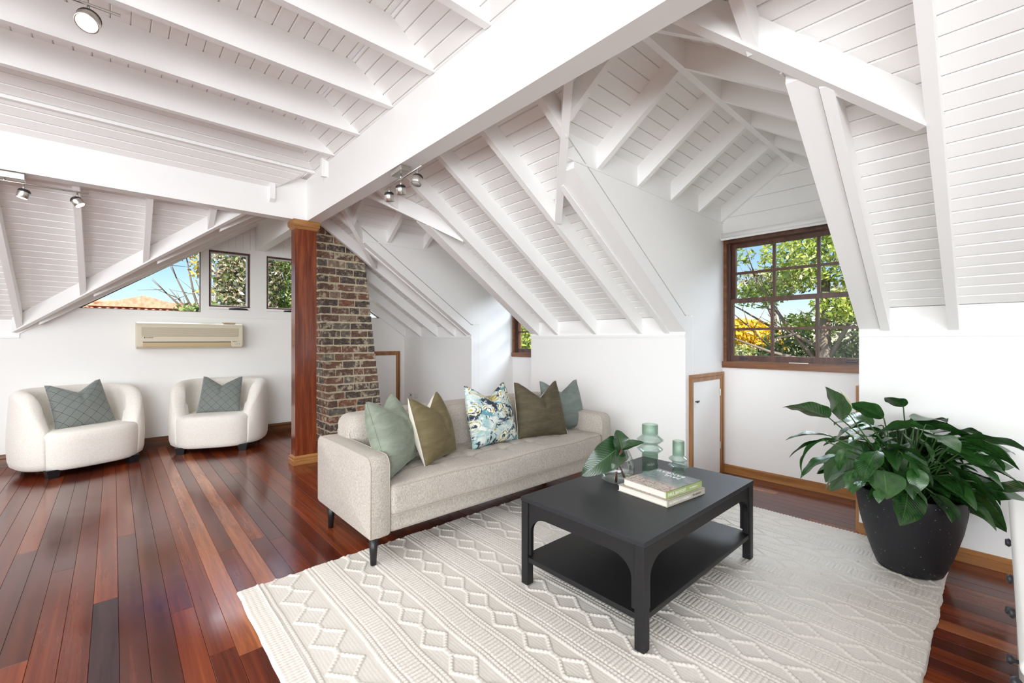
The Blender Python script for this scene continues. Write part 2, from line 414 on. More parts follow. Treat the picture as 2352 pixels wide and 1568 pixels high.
M['white_lacquer'] = mat('white_lacquer', (.82, .82, .8), .25)
M['cream_panel'] = mat('cream_panel', (.62, .56, .45), .5)
M['rubber'] = mat('dark_knob', (.03, .03, .035), .3)
# ================================================================ ROOM SHELL
SL = .687; CS = 1 / math.sqrt(1 + SL * SL)       # roof pitch
XK = 3.42; XR = 4.14; YG = 6.33; XE = -.672      # knee wall, recess back, gable wall, left eave
ZE = 1.253; BD = .14; ZC = 2.975                 # rafter underside at the eave, rafter depth, flat lining height
RIDX = 1.375; D1 = 1.1325; D2 = 4.0075; HW = .5575; HW2 = .5465
XB, YB = -5.2, -5.0                             # left and rear limits of the room
def struct(name, mb, m, parent=None): 
    o = mb.build(name, m, parent); 
    if parent is None: o['kind'] = 'structure'
    return o
def sroot(name):
    o = bpy.data.objects.new(name, None); o.empty_display_size = .05; link(o); o['kind'] = 'structure'; return o

# ---- floor: every board its own piece
fl = struct('floor', MB().box((XB - .1, YB - .1, -.06), (XR + .1, YG + .1, -.012)), M['gap'])
PW = .0845; x = -.0685 - PW * 42; k = 0
while x < XR:
    if x + PW > XB:
        y = YB + rnd.uniform(-2.5, 0)
        cuts = []
        while y < YG: cuts.append(y); y += rnd.uniform(2.6, 5.2)
        cuts.append(YG + .05)
        if abs(x - (-.0685)) < .02: cuts = [YB, 2.76, YG + .05]
        if abs(x - (.0160)) < .02: cuts = [YB, 3.6, YG + .05]
        for a, b in zip(cuts[:-1], cuts[1:]):
            a = max(a, YB); 
            if b - a < .05 or (x < -1.9 and b < 1.5) or b < -1.2: continue
            g = .0005; c = .0009
            x0, x1, y0, y1 = x + g, x + PW - g, a + g * .7, b - g * .7
            mb = MB(); z = rnd.uniform(-.0004, .0004)
            mb.add([(x0, y0, -.012), (x1, y0, -.012), (x1, y1, -.012), (x0, y1, -.012), (x0, y0, z - c), (x1, y0, z - c), (x1, y1, z - c), (x0, y1, z - c),
                    (x0 + c, y0 + c, z), (x1 - c, y0 + c, z), (x1 - c, y1 - c, z), (x0 + c, y1 - c, z)],
                   [(0, 1, 5, 4), (1, 2, 6, 5), (2, 3, 7, 6), (3, 0, 4, 7), (4, 5, 9, 8), (5, 6, 10, 9), (6, 7, 11, 10), (7, 4, 8, 11), (8, 9, 10, 11)])
            mt = M['floor']
            if abs(x - (-.0685)) < .02 and a < 2: mt = M['floor_dark']
            elif abs(x - (-.0685 + PW * 7)) < .02 and b > 2.2: mt = M['floor_light']
            elif rnd.random() < .03: mt = M['floor_light']
            mb.build('floorboard', mt, fl)
    x += PW

# ---- lining boards on any plane
def clip(poly, b, keep_ge):
    out = []
    for i in range(len(poly)):
        p, q = poly[i], poly[(i + 1) % len(poly)]
        pi = (p[1] >= b) if keep_ge else (p[1] <= b); qi = (q[1] >= b) if keep_ge else (q[1] <= b)
        if pi: out.append(p)
        if pi != qi:
            t = (b - p[1]) / (q[1] - p[1]); out.append((p[0] + (q[0] - p[0]) * t, b))
    return out
def area2(p): return abs(sum(p[i][0] * p[(i + 1) % len(p)][1] - p[(i + 1) % len(p)][0] * p[i][1] for i in range(len(p)))) / 2
def lining(parent, org, ua, vb, out, polys, pitch=.0769, b0=0., m=None, name='lining_board', cw=.006, ch=.005):
    """boards run along ua and are stacked along vb; out points away from the room"""
    org = Vector(org); ua = Vector(ua).normalized(); vb = Vector(vb).normalized(); out = Vector(out).normalized()
    P = lambda a, b, h: org + ua * a + vb * b + out * h
    n = 0
    for poly in polys:
        bmin = min(p[1] for p in poly); bmax = max(p[1] for p in poly)
        k = math.floor((bmin - b0) / pitch)
        while b0 + k * pitch < bmax - .002:
            s = b0 + k * pitch; e = s + pitch; k += 1
            mb = MB()
            for (lo, hi, hl, hh) in ((s + .0012, s + cw, ch, 0), (s + cw, e - cw, 0, 0), (e - cw, e - .0012, 0, ch)):
                q = clip(clip(poly, lo, True), hi, False)
                if len(q) < 3 or area2(q) < 1e-6: continue
                f = lambda b: hl + (hh - hl) * (b - lo) / (hi - lo)
                mb.add([P(a, b, f(b)) for a, b in q], [tuple(range(len(q)))])
                if hl == hh: mb.add([P(a, b, .009) for a, b in q], [tuple(range(len(q)))[::-1]])
            if not mb.f: continue
            mb.build(name, m or M['board'], parent, fix=False); n += 1
    # backing sheet
    mb = MB()
    for poly in polys: mb.prism([P(a, b, ch + .001) for a, b in poly], out * .05)
    return n, mb
def plane_roof(name, org, ua, vb, out, polys, **kw):
    root = sroot(name); n, mb = lining(root, org, ua, vb, out, polys, **kw)
    mb.build('roof_backing', M['gap_white'], root); return root

t0 = XK - RIDX; T = XK - 1.12                    # plan distance to ridge / to flat lining
def sc(poly): return [(a, t / CS) for a, t in poly]
zb = ZE + BD
main_polys = [sc(p) for p in (
    [(YB, 0), (D1 - HW, 0), (D1 - HW, T), (YB, T)],
    [(D1 - HW, t0 - HW), (D1, t0), (D1, T), (D1 - HW, T)],
    [(D1, t0), (D1 + HW, t0 - HW), (D1 + HW, T), (D1, T)],
    [(D1 + HW, 0), (D2 - HW2, 0), (D2 - HW2, T), (D1 + HW, T)],
    [(D2 - HW2, t0 - HW2), (D2, t0), (D2, T), (D2 - HW2, T)],
    [(D2, t0), (YG - t0, t0 - (YG - t0 - D2)), (YG - t0, t0), (YG - T, T), (D2, T)],
    [(YG - t0, t0 - (YG - t0 - D2)), (D2 + HW2, t0 - HW2), (D2 + HW2, t0), (YG - t0, t0)],
    [(D2 + HW2, 0), (YG, 0), (YG, t0), (D2 + HW2, t0)])]
c_main = plane_roof('ceiling', (XK, 0, zb), (0, 1, 0), (-1, 0, SL), (SL, 0, 1), main_polys)
c_s2 = plane_roof('ceiling', (0, YG, zb), (1, 0, 0), (0, -1, SL), (0, SL, 1), [sc([(XB, 0), (XE, 0), (RIDX, t0), (1.12, T), (XB, T)])])
c_gl = plane_roof('ceiling', (XE, 0, zb), (0, 1, 0), (1, 0, SL), (-SL, 0, 1), [sc([(YG, 0), (YG, t0), (YG - t0, t0)])])
c_flat = plane_roof('ceiling', (0, 0, ZC), (0, 1, 0), (1, 0, 0), (0, 0, 1), [[(YB, XB), (YG - T, XB), (YG - T, 1.12), (YB, 1.12)]], pitch=.0845, b0=-.0135)
zr = ZE + BD + SL * t0
def dormer_roof(dc, hw):
    r = sroot('ceiling')
    for s in (1, -1):
        n, mb = lining(r, (0, dc, zr), (1, 0, 0), (0, s, -SL), (0, s * SL, 1), [[(RIDX, 0), (XR, 0), (XR, hw / CS), (RIDX + hw, hw / CS)]], cw=.003, ch=.003)
        mb.build('roof_backing', M['gap_white'], r)
        # dormer rafters, each cut plumb against ridge and plate
        for x0 in (1.785, 2.25, 2.715, 3.18, 3.645, 4.095):
            y1 = min(hw, 1e9); yi = .012
            if x0 < RIDX + hw: y1 = x0 - RIDX
            zu = ZE + SL * t0
            MB().hexa([(x0, dc + s * yi, zu - SL * yi), (x0 + .04, dc + s * yi, zu - SL * yi), (x0 + .04, dc + s * y1, zu - SL * y1), (x0, dc + s * y1, zu - SL * y1),
                       (x0, dc + s * yi, zu - SL * yi + BD), (x0 + .04, dc + s * yi, zu - SL * yi + BD), (x0 + .04, dc + s * y1, zu - SL * y1 + BD), (x0, dc + s * y1, zu - SL * y1 + BD)]).build('rafter', M['paint'], r)
    MB().member((RIDX - .02, dc - .018, ZE + SL * t0 - .012), (XR, dc - .018, ZE + SL * t0 - .012), (0, .036, 0), (0, 0, .16)).build('ridge_beam', M['paint'], r)
    return r
c_d1 = dormer_roof(D1, HW); c_d2 = dormer_roof(D2, HW2)

zun = lambda x: ZE + SL * (XK - x)
RW = .043
def main_rafter(y, xlo, xhi=XK, w=RW, parent=c_main, drop=0):
    if y < 4.7: xlo = max(xlo, 1.49)
    MB().member((xhi, y, zun(xhi) - drop), (xlo, y, zun(xlo) - drop), (0, w, 0), (0, 0, BD + drop)).build('rafter', M['paint'], parent)
for y in (-4.75, -4.26, -3.77, -3.28, -2.79, -2.3, -1.81, -1.32, -.83, -.345, .14): main_rafter(y, 1.12)
main_rafter(.428, RIDX + (D1 - .45)); main_rafter(1.825, RIDX + (1.846 - D1))
main_rafter(.622, 1.12, RIDX + D1 - .645); main_rafter(1.598, 1.12, RIDX + 1.62 - D1)
for y in (2.082, 2.568, 3.06): main_rafter(y, 1.12)
main_rafter(3.332, RIDX + (D2 - 3.35)); main_rafter(4.645, RIDX + (4.667 - D2))
main_rafter(3.51, 1.12, RIDX + D2 - 3.53); main_rafter(4.46, RIDX, RIDX + 4.48 - D2)
main_rafter(4.924, RIDX); main_rafter(5.36, 2.27); main_rafter(5.81, RIDX); main_rafter(6.28, RIDX)
main_rafter(5.36, RIDX, 1.55)
# painted soffit boards beside the dormer openings
for ya, yb, dc in ((D1 - HW, .475, D1), (1.821, D1 + HW, D1), (3.379, D2 - HW2, D2), (D2 + HW2, 4.641, D2)):
    lo, hi = min(ya, yb), max(ya, yb); xe = RIDX + abs((lo + hi) / 2 - dc) + .03
    MB().member((XK, lo, zun(XK) + .014), (xe, lo, zun(xe) + .014), (0, hi - lo, 0), (0, 0, BD - .014)).build('soffit_board', M['paint'], c_main)
# valley rafters at 45 degrees in plan
def valley(dc, s, ext=.95, parent=c_main):
    if dc > 3: ext = .90 if s > 0 else .885
    else: ext = .935 if s > 0 else .935
    x0, y0 = RIDX + .02, dc + s * .02; x1, y1 = RIDX + ext, dc + s * ext
    n = Vector((1, -s, 0)).normalized() * .045
    a = Vector((x0, y0, zun(x0))) - n / 2; b = Vector((x1, y1, zun(x1))) - n / 2
    MB().member(a, b, n, (0, 0, BD)).build('valley_rafter', M['paint'], parent)
for dc in (D1, D2):
    for s in (1, -1): valley(dc, s)
# second slope and the cross gable on the left
zs2 = lambda y: ZE + SL * (YG - y)
for x in (-5.06, -4.62, -4.18, -3.74, -3.3, -2.86, -2.42, -1.98, -1.54, -1.1): MB().member((x, YG, zs2(YG)), (x, 4.63, zs2(4.63)), (.043, 0, 0), (0, 0, BD)).build('rafter', M['paint'], c_s2)
for x in (-.683, -.235, .203, .645, 1.07):
    yh = YG - max(.06, x - XE + .09); MB().member((x, yh, zs2(yh)), (x, 4.63, zs2(4.63)), (.043, 0, 0), (0, 0, BD)).build('rafter', M['paint'], c_s2)
n = Vector((1, 1, 0)).normalized() * .045
a = Vector((XE - .03, YG - .03, ZE + .02)) - n / 2; b = Vector((XE - .03 + 1.70, YG - .03 - 1.70, ZE + .02 + SL * 1.70)) - n / 2
MB().member(a, b, n, (0, 0, BD)).build('valley_rafter', M['paint'], c_s2)
for y in (4.924, 5.36, 5.81, 6.2):
    x0 = XE + (YG - y) + .01
    if x0 < RIDX: MB().member((x0, y, ZE + SL * (x0 - XE)), (RIDX, y, ZE + SL * t0), (0, RW, 0), (0, 0, BD)).build('rafter', M['paint'], c_gl)
# joists under the flat lining
for y in (4.295, 3.80, 3.283, 2.744, 2.222, 1.70, 1.185, .67, .15, -.37, -.89, -1.41, -1.93, -2.45, -2.97, -3.49, -4.01, -4.53):
    x1 = 1.40; 
    if y > YG - T: MB().box((XB, y, 2.785), (1.40, y + .045, ZC - (y + .045 - (YG - T)) * SL)).build('joist', M['paint'], c_flat)
    else:
        zt = zun(1.40) + BD
        MB().prism([(XB, y, 2.775), (1.40, y, 2.775), (1.40, y, zt), (1.12, y, ZC), (XB, y, ZC)], (0, .045, 0)).build('joist', M['paint'], c_flat)
MB().box((1.401, YB, 2.363), (1.519, 4.54, 2.772)).build('main_beam', M['paint'], c_flat)
MB().box((XB, 4.54, 2.363), (1.519, 4.66, 2.768)).build('main_beam', M['paint'], c_flat)
MB().box((1.335, 4.66, 2.335), (1.437, YG, 2.80)).build('ridge_beam', M['paint'], c_gl)
# filler above the rear beam
MB().box((1.43, YB, 2.772), (1.5, 4.28, zun(1.5) + BD)).build('beam_packer', M['paint'], c_flat)

# ---- walls
def wallbox(name, a, b): return struct(name, MB().box(a, b), M['wall'])
TW = .12
def knee(y0, y1):
    w = struct('wall_right', MB().box((XK, y0, 0), (XK + TW, y1, zb)), M['wall'])
    MB().box((XK + .03, y0 + .01, zb - .05), (XK + TW, y1 - .01, zb + .06)).build('wall_plate', M['wall'], w)  # unseen box added to stop light leaking in over the knee wall
    MB().box((XK - .010, y0, 1.222), (XK, y1, 1.248)).build('cornice_bead', M['trimwhite'], w)
    return w
knee(YB, D1 - HW); knee(D1 + HW, D2 - HW2); knee(D2 + HW2, YG)
def recess(dc, hw, n):
    # cheeks: vertical, cut along the roof slope
    for s in (1, -1):
        y = dc + s * (hw - .0015); off = (0, s * TW, 0)
        xv = RIDX + hw
        zt = ZE + BD + SL * (t0 - hw)
        w = struct('wall_' + ('left' if s > 0 else 'right'), MB().prism([(XK + TW, y, 0), (XR, y, 0), (XR, y, zt + .012), (xv, y, zt + .012), (XK, y, zb + .012), (XK + TW, y, zb + .012)], off), M['wall'])
        zp = 2.262
        MB().box((XK - (zp - ZE) / SL + .02, y - s * .006, zp), (XR, y, zp + .010)).build('crown_line', M['trimwhite'], w)
recess(D1, HW, 1); recess(D2, HW2, 2)
def backwall(dc, hw, z0, z1, y0, y1):
    ap = zr + .02
    out = [(XR, dc - hw - .05, 0), (XR, dc + hw + .05, 0), (XR, dc + hw + .05, ap - SL * (hw + .05)), (XR, dc, ap), (XR, dc - hw - .05, ap - SL * (hw + .05))]
    hole = [(XR, y0, z0), (XR, y1, z0), (XR, y1, z1), (XR, y0, z1)]
    w = struct('wall_right', MB().plate([out, hole], (.13, 0, 0)), M['wall'])
    # horizontal boards over the window
    zz = 2.20; 
    n, mb = lining(w, (XR - .006, 0, 0), (0, 1, 0), (0, 0, 1), (1, 0, 0), [[(dc - hw, zz), (dc + hw, zz), (dc + hw, ap - SL * hw - .02), (dc, ap - .02), (dc - hw, ap - SL * hw - .02)]], pitch=.135, b0=2.175, cw=.002, ch=.002)
    return w
ZW0, ZW1 = .985, 2.11
backwall(D1, HW, ZW0, ZW1, D1 - HW + .006, D1 + HW - .006)
backwall(D2, HW2, ZW0 + .02, ZW1, D2 - HW2 + .006, D2 + HW2 - .006)
# gable (far) wall with its four openings
ap = ZE + BD + SL * t0 + .02
holes = dict(w1=[(-.268, 1.532), (.764, 1.532), (.764, 2.262)], w2=[(.842, 1.572), (1.276, 1.572), (1.276, 2.285), (.842, 2.285)],
             w3=[(1.459, 1.572), (1.893, 1.572), (1.893, 2.285), (1.459, 2.285)], w4=[(1.972, 1.532), (3.02, 1.532), (1.972, 2.262)])
outer = [(XB, 0), (XK + TW, 0), (XK + TW, zb + .03), (XK, zb + .02), (RIDX, ap), (XE, zb + .02), (XB, zb + .02)]
Y3 = lambda l, y: [(a, y, z) for a, z in l]
wb = struct('wall_back', MB().plate([Y3(outer, YG)] + [Y3(h, YG) for h in holes.values()], (0, .13, 0)), M['wall'])
tr_out = [(XE, 1.263), (-.372, 1.473), (XK - .30, 1.473), (XK, 1.263), (XK, zb), (RIDX, ap - .02), (XE, zb)]
MB().plate([Y3(tr_out, YG - .014)] + [Y3(h, YG - .014) for h in holes.values()], (0, .014, 0)).build('window_casing', M['trimwhite'], wb)
MB().box((XB, YG - .014, 1.222), (XE, YG, 1.262)).build('cornice_bead', M['trimwhite'], wb)
for xa, xb in ((.66, 1.33), (1.44, 2.09)):
    zf = lambda x: ZE + BD - .12 + SL * (min(x - XE, XK - x))
    n, mb = lining(wb, (0, YG - .02, 0), (0, 0, 1), (1, 0, 0), (0, 1, 0), [[(2.335, xa), (max(zf(xa), 2.34), xa), (max(zf(xb), 2.34), xb), (2.335, xb)]], pitch=.0765, b0=.66, cw=.002, ch=.003, m=M['trimwhite'])
# walls behind the camera
wallbox('wall_left', (XB - TW, YB, 0), (XB, YG + .1, 3.05)); wallbox('wall_front', (XB - TW, YB - TW, 0), (XK + TW, YB, 3.05))

# ---- baseboards with a moulded top
def skirting(name, p0, p1, inward, h, m, d=.016):
    p0 = Vector((*p0, 0)); p1 = Vector((*p1, 0)); n = Vector((*inward, 0))
    prof = [(0, 0), (d, 0), (d, h * .60), (d * .72, h * .64), (d * .8, h * .70), (d * .8, h * .86), (d * .35, h), (0, h)]
    mb = MB(); k = len(prof)
    for p in (p0, p1): mb.v += [tuple(p + n * a + Vector((0, 0, z))) for a, z in prof]
    mb.f = [(i, (i + 1) % k, (i + 1) % k + k, i + k) for i in range(k)] + [tuple(range(k)), tuple(range(k, 2 * k))[::-1]]
    return struct(name, mb, m)
skirting('baseboard_right', (XK, YB), (XK, D1 - HW), (-1, 0), .074, M['oak'])
skirting('baseboard_right', (XK, D1 + HW), (XK, D2 - HW2), (-1, 0), .074, M['oak'])
skirting('baseboard_right', (XK, D2 + HW2), (XK, YG), (-1, 0), .074, M['oak'])
skirting('baseboard_right', (XR, D1 - HW), (XR, D1 + HW), (-1, 0), .074, M['oak'])
skirting('baseboard_right', (XR, D2 - HW2), (XR, D2 + HW2), (-1, 0), .074, M['oak'])
skirting('baseboard_back', (XB, YG), (2.33, YG), (0, -1), .116, M['oak_dark'], .02)
skirting('baseboard_back', (3.36, YG), (XK, YG), (0, -1), .116, M['oak_dark'], .02)

# ---- low access doors with timber architraves
def frame_pts(mb, o, u, n, a0, a1, z1, w, d):
    """three-sided architrave with mitred corners; o origin, u along wall, n into room"""
    o = Vector(o); u = Vector(u); n = Vector(n); Z = Vector((0, 0, 1))
    P = lambda a, z, h: o + u * a + Z * z + n * h
    for (b0, b1, h0, h1) in ((0, .38, 1, 1), (.38, .5, .62, .62), (.5, 1, .8, .55)):
        A0, A1 = a0 + w * b0, a0 + w * b1; B0, B1 = a1 - w * b0, a1 - w * b1; T0, T1 = z1 - w * b0, z1 - w * b1
        for q in ([(A0, 0), (A1, 0), (A1, T1), (A0, T0)], [(B0, 0), (B0, T0), (B1, T1), (B1, 0)], [(A0, T0), (A1, T1), (B1, T1), (B0, T0)]):
            hh = [h0 if abs(p[0] - (A0 if p[0] < (a0 + a1) / 2 else B0)) < 1e-6 or abs(p[1] - T0) < 1e-6 else h1 for p in q]
            mb.hexa([P(p[0], p[1], 0) for p in q] + [P(p[0], p[1], d * h) for p, h in zip(q, hh)])
def access_door(name, o, u, n, a0, a1, z1, m, knob_a=None, knob_z=None, hinge_a=None):
    r = sroot(name); w = .062; mb = MB(); frame_pts(mb, o, u, n, a0, a1, z1, w, .02); mb.build('architrave', m, r)
    o = Vector(o); u = Vector(u); n = Vector(n); Z = Vector((0, 0, 1)); P = lambda a, z, h: o + u * a + Z * z + n * h
    g = .004
    q = [(a0 + w + g, .012), (a1 - w - g, .012), (a1 - w - g, z1 - w - g), (a0 + w + g, z1 - w - g)]
    MB().hexa([P(a, z, .001) for a, z in q] + [P(a, z, .008) for a, z in q]).build('door_panel', M['wall'], r)
    if knob_a is not None:
        MB().tube([P(knob_a, knob_z, .008), P(knob_a, knob_z, .02), P(knob_a, knob_z, .022), P(knob_a, knob_z, .032), P(knob_a, knob_z, .036)], [.004, .004, .009, .009, .004], 10).build('knob', M['rubber'], r, True)
        MB().hexa([P(knob_a - .001, knob_z - .007, .018), P(knob_a + .045, knob_z - .007, .018), P(knob_a + .045, knob_z + .007, .018), P(knob_a - .001, knob_z + .007, .018)] + [P(knob_a - .001, knob_z - .007, .024), P(knob_a + .045, knob_z - .007, .024), P(knob_a + .045, knob_z + .007, .024), P(knob_a - .001, knob_z + .007, .024)]).build('latch', M['rubber'], r)
    if hinge_a is not None:
        for hz in (z1 * .28, z1 * .8):
            MB().tube([P(hinge_a, hz - .03, .012), P(hinge_a, hz + .03, .012)], .005, 8).build('hinge', M['metal'], r)
    return r
access_door('door_1', (0, D1 + HW, 0), (1, 0, 0), (0, -1, 0), 3.478, XR - .018, .915, M['oak_z'], 3.575, .69, XR - .085)
access_door('door_2', (0, D1 - HW, 0), (1, 0, 0), (0, 1, 0), 3.44, XR - .04, .915, M['oak_z'], 3.53, .69)
access_door('door_3', (0, YG, 0), (1, 0, 0), (0, -1, 0), 2.36, 3.342, 1.03, M['oak_z'])

# ---- dormer windows: dark timber double-hung sashes, three panes wide
def sash(parent, o, u, n, a0, a1, z0, z1, depth, st, tr, br, cols, rows, mm, m, sub='sash'):
    o = Vector(o); u = Vector(u); n = Vector(n); Z = Vector((0, 0, 1)); P = lambda a, z, h: o + u * a + Z * z + n * h
    def bar(A0, A1, Z0, Z1, h0, h1): return [P(A0, Z0, h0), P(A1, Z0, h0), P(A1, Z1, h0), P(A0, Z1, h0), P(A0, Z0, h1), P(A1, Z0, h1), P(A1, Z1, h1), P(A0, Z1, h1)]
    S = MB(); d0, d1 = depth, depth + .034
    S.hexa(bar(a0, a0 + st, z0, z1, d0, d1)); S.hexa(bar(a1 - st, a1, z0, z1, d0, d1)); S.hexa(bar(a0 + st, a1 - st, z0, z0 + br, d0, d1)); S.hexa(bar(a0 + st, a1 - st, z1 - tr, z1, d0, d1))
    s = S.build(sub, m, parent)
    ia, ib, ja, jb = a0 + st, a1 - st, z0 + br, z1 - tr; pw = (ib - ia - (cols - 1) * mm) / cols; ph = (jb - ja - (rows - 1) * mm) / rows
    for i in range(1, cols): 
        A = ia + i * pw + (i - 1) * mm; MB().hexa(bar(A, A + mm, ja, jb, d0 + .004, d1 - .004)).build('glazing_bar', m, s)
    for j in range(1, rows):
        B = ja + j * ph + (j - 1) * mm; MB().hexa(bar(ia, ib, B, B + mm, d0 + .006, d1 - .006)).build('glazing_bar', m, s)
    for i in range(cols):
        for j in range(rows):
            A = ia + i * (pw + mm); B = ja + j * (ph + mm); MB().add([P(A, B, d0 + .017), P(A + pw, B, d0 + .017), P(A + pw, B + ph, d0 + .017), P(A, B + ph, d0 + .017)], [(0, 1, 2, 3)]).build('pane', M['pane'], s, fix=False)
    return s
def dormer_window(name, dc, hw, z0, z1):
    r = sroot(name); a0, a1 = dc - hw + .004, dc + hw - .004
    # architrave, jambs, head, sill
    for s_, y in ((1, a1), (-1, a0)):
        MB().box((XR - .016, min(y, y - s_ * .028), z0 - .005), (XR + .13, max(y, y - s_ * .028), z1)).build('jamb', M['sill'] if s_ > 0 else M['sash'], r)
        MB().box((XR + .012, min(y - s_ * .028, y - s_ * .046), z0), (XR + .028, max(y - s_ * .028, y - s_ * .046), z1)).build('stop_bead', M['sash'], r)
        MB().box((XR + .066, min(y - s_ * .028, y - s_ * .040), z0), (XR + .076, max(y - s_ * .028, y - s_ * .040), z1)).build('stop_bead', M['sash'], r)
    MB().box((XR - .016, a0 + .028, z1 - .03), (XR + .13, a1 - .028, z1)).build('head', M['sash'], r)
    MB().box((XR - .03, a0 - .004, z0 - .045), (XR + .13, a1 + .004, z0 + .012)).build('sill', M['sill'], r)
    zm = z0 + (z1 - z0) * .505
    b0, b1 = a0 + .046, a1 - .046
    lo = sash(r, (XR + .03, 0, 0), (0, 1, 0), (1, 0, 0), b0 - .012, b1 + .012, z0 + .014, zm + .012, 0, .036, .034, .052, 3, 2, .022, M['sash'])
    sash(r, (XR + .078, 0, 0), (0, 1, 0), (1, 0, 0), b0 - .010, b1 + .010, zm - .012, z1 - .03, 0, .036, .036, .034, 3, 2, .022, M['sash'])
    MB().box((XR + .010, dc - .11, z0 + .012), (XR + .022, dc + .03, z0 + .018)).build('stay_bar', M['metal'], r)
    for yy in (a1 - .16, a0 + .16): rbox('finger_pull', (XR + .027, yy - .035, z0 + .03), (XR + .0305, yy + .035, z0 + .05), .0015, M['rubber'], r, 1)
    return r
dormer_window('window_6', D1, HW - .006, ZW0 + .012, ZW1 - .005); dormer_window('window_5', D2, HW2 - .006, ZW0 + .032, ZW1 - .005)
# ---- gable windows
def tri_window(name, pts, d=.05):
    r = sroot(name); c = (sum(p[0] for p in pts) / 3, sum(p[1] for p in pts) / 3)
    inn = []
    P = [Vector(p) for p in pts]; w = .008
    for i in range(3):
        a, b, c_ = P[i - 1], P[i], P[(i + 1) % 3]; e1 = (a - b).normalized(); e2 = (c_ - b).normalized()
        h = w / math.sin(math.acos(max(-1, min(1, e1.dot(e2)))) / 2); inn.append(tuple(b + (e1 + e2).normalized() * h))
    MB().plate([Y3(pts, YG + .02), Y3(inn, YG + .02)], (0, .03, 0)).build('window_bead', M['sash'], r)
    MB().add(Y3(inn, YG + .035), [(0, 1, 2)]).build('pane', M['pane'], r, fix=False); return r
tri_window('window_1', holes['w1']); tri_window('window_4', holes['w4'])
for nm, h in (('window_2', holes['w2']), ('window_3', holes['w3'])):
    r = sroot(nm); xa, xb, za, z_b = h[0][0], h[1][0], h[0][1], h[2][1]; za += .03
    MB().box((xa, YG - .02, za - .028), (xb, YG + .05, za)).build('sill', M['trimwhite'], r)
    sash(r, (0, YG + .012, 0), (1, 0, 0), (0, 1, 0), xa + .002, xb - .002, za, z_b - .002, 0, .017, .017, .017, 1, 1, .02, M['sash'])
    sash(r, (0, YG + .04, 0), (1, 0, 0), (0, 1, 0), xa + .019, xb - .019, za + .017, z_b - .019, 0, .014, .014, .010, 1, 1, .02, M['plastic'], 'screen_frame')
    xm = xa + .29
    MB().tube([(xm - .085, YG - .022, za - .018), (xm - .03, YG - .03, za - .012), (xm + .03, YG - .03, za - .010), (xm + .11, YG - .022, za - .016)], [.006, .010, .010, .005], 8).build('winder', M['rubber'], r, True)
    MB().box((xm - .09, YG - .026, za - .028), (xm + .12, YG - .012, za - .02)).build('winder_base', M['rubber'], r)
# outer roof skin keeps the daylight out
def skin(name, pts, d):
    o = MB().prism(pts, d).build(name, M['gap_white']); o['kind'] = 'structure'
# ================================================================ POST AND CHIMNEY
t = thing('timber_post', 'tall square red-brown timber post under the corner of the white beams', 'post', (1.3885, 4.582, 0))
px0, px1, py0, py1 = -.0985, .0985, -.06, .06
front = [(px0, py0, .0), (px1, py0, 0), (px1, py0, 2.363), (px0, py0, 2.363)]
slots = []
for (xc, segs) in ((-.028, ((.44, .75), (.82, 1.58), (1.66, 1.93))), (.004, ((.62, .80), (1.00, 1.24), (1.46, 1.75), (1.80, 1.98))), (.036, ((.47, .9), (.98, 1.5), (1.58, 2.02)))):
    for a, b in segs: slots.append([(xc - .003, py0, a), (xc + .003, py0, a), (xc + .003, py0, b), (xc - .003, py0, b)])
mb = MB().plate([front] + slots, (0, .008, 0)); mb.box((px0, py0 + .008, 0), (px1, py1, 2.363))
mb.build('shaft', M['jarrah'], t)
def ring_mould(name, hx, hy, prof, m, parent):
    """square moulding swept round the post with mitred corners; prof = (projection, z)"""
    mb = MB(); k = len(prof)
    for (sx, sy) in ((-1, -1), (1, -1), (1, 1), (-1, 1)):
        mb.v += [(sx * (hx + p), sy * (hy + p), z) for p, z in prof]
    for c in range(4):
        for i in range(k):
            a = c * k + i; b = c * k + (i + 1) % k; c2 = ((c + 1) % 4) * k
            mb.f.append((a, b, c2 + (i + 1) % k, c2 + i))
    return mb.build(name, m, parent)
ring_mould('base_moulding', .0985, .06, [(0, 0), (.022, 0), (.022, .045), (.016, .052), (.018, .060), (.016, .072), (.006, .084), (0, .086)], M['oak_x'], t)
ring_mould('capital', .0985, .06, [(0, 2.272), (.008, 2.276), (.014, 2.288), (.014, 2.296), (.022, 2.300), (.027, 2.316), (.027, 2.352), (.020, 2.362), (0, 2.362)], M['oak_x'], t)

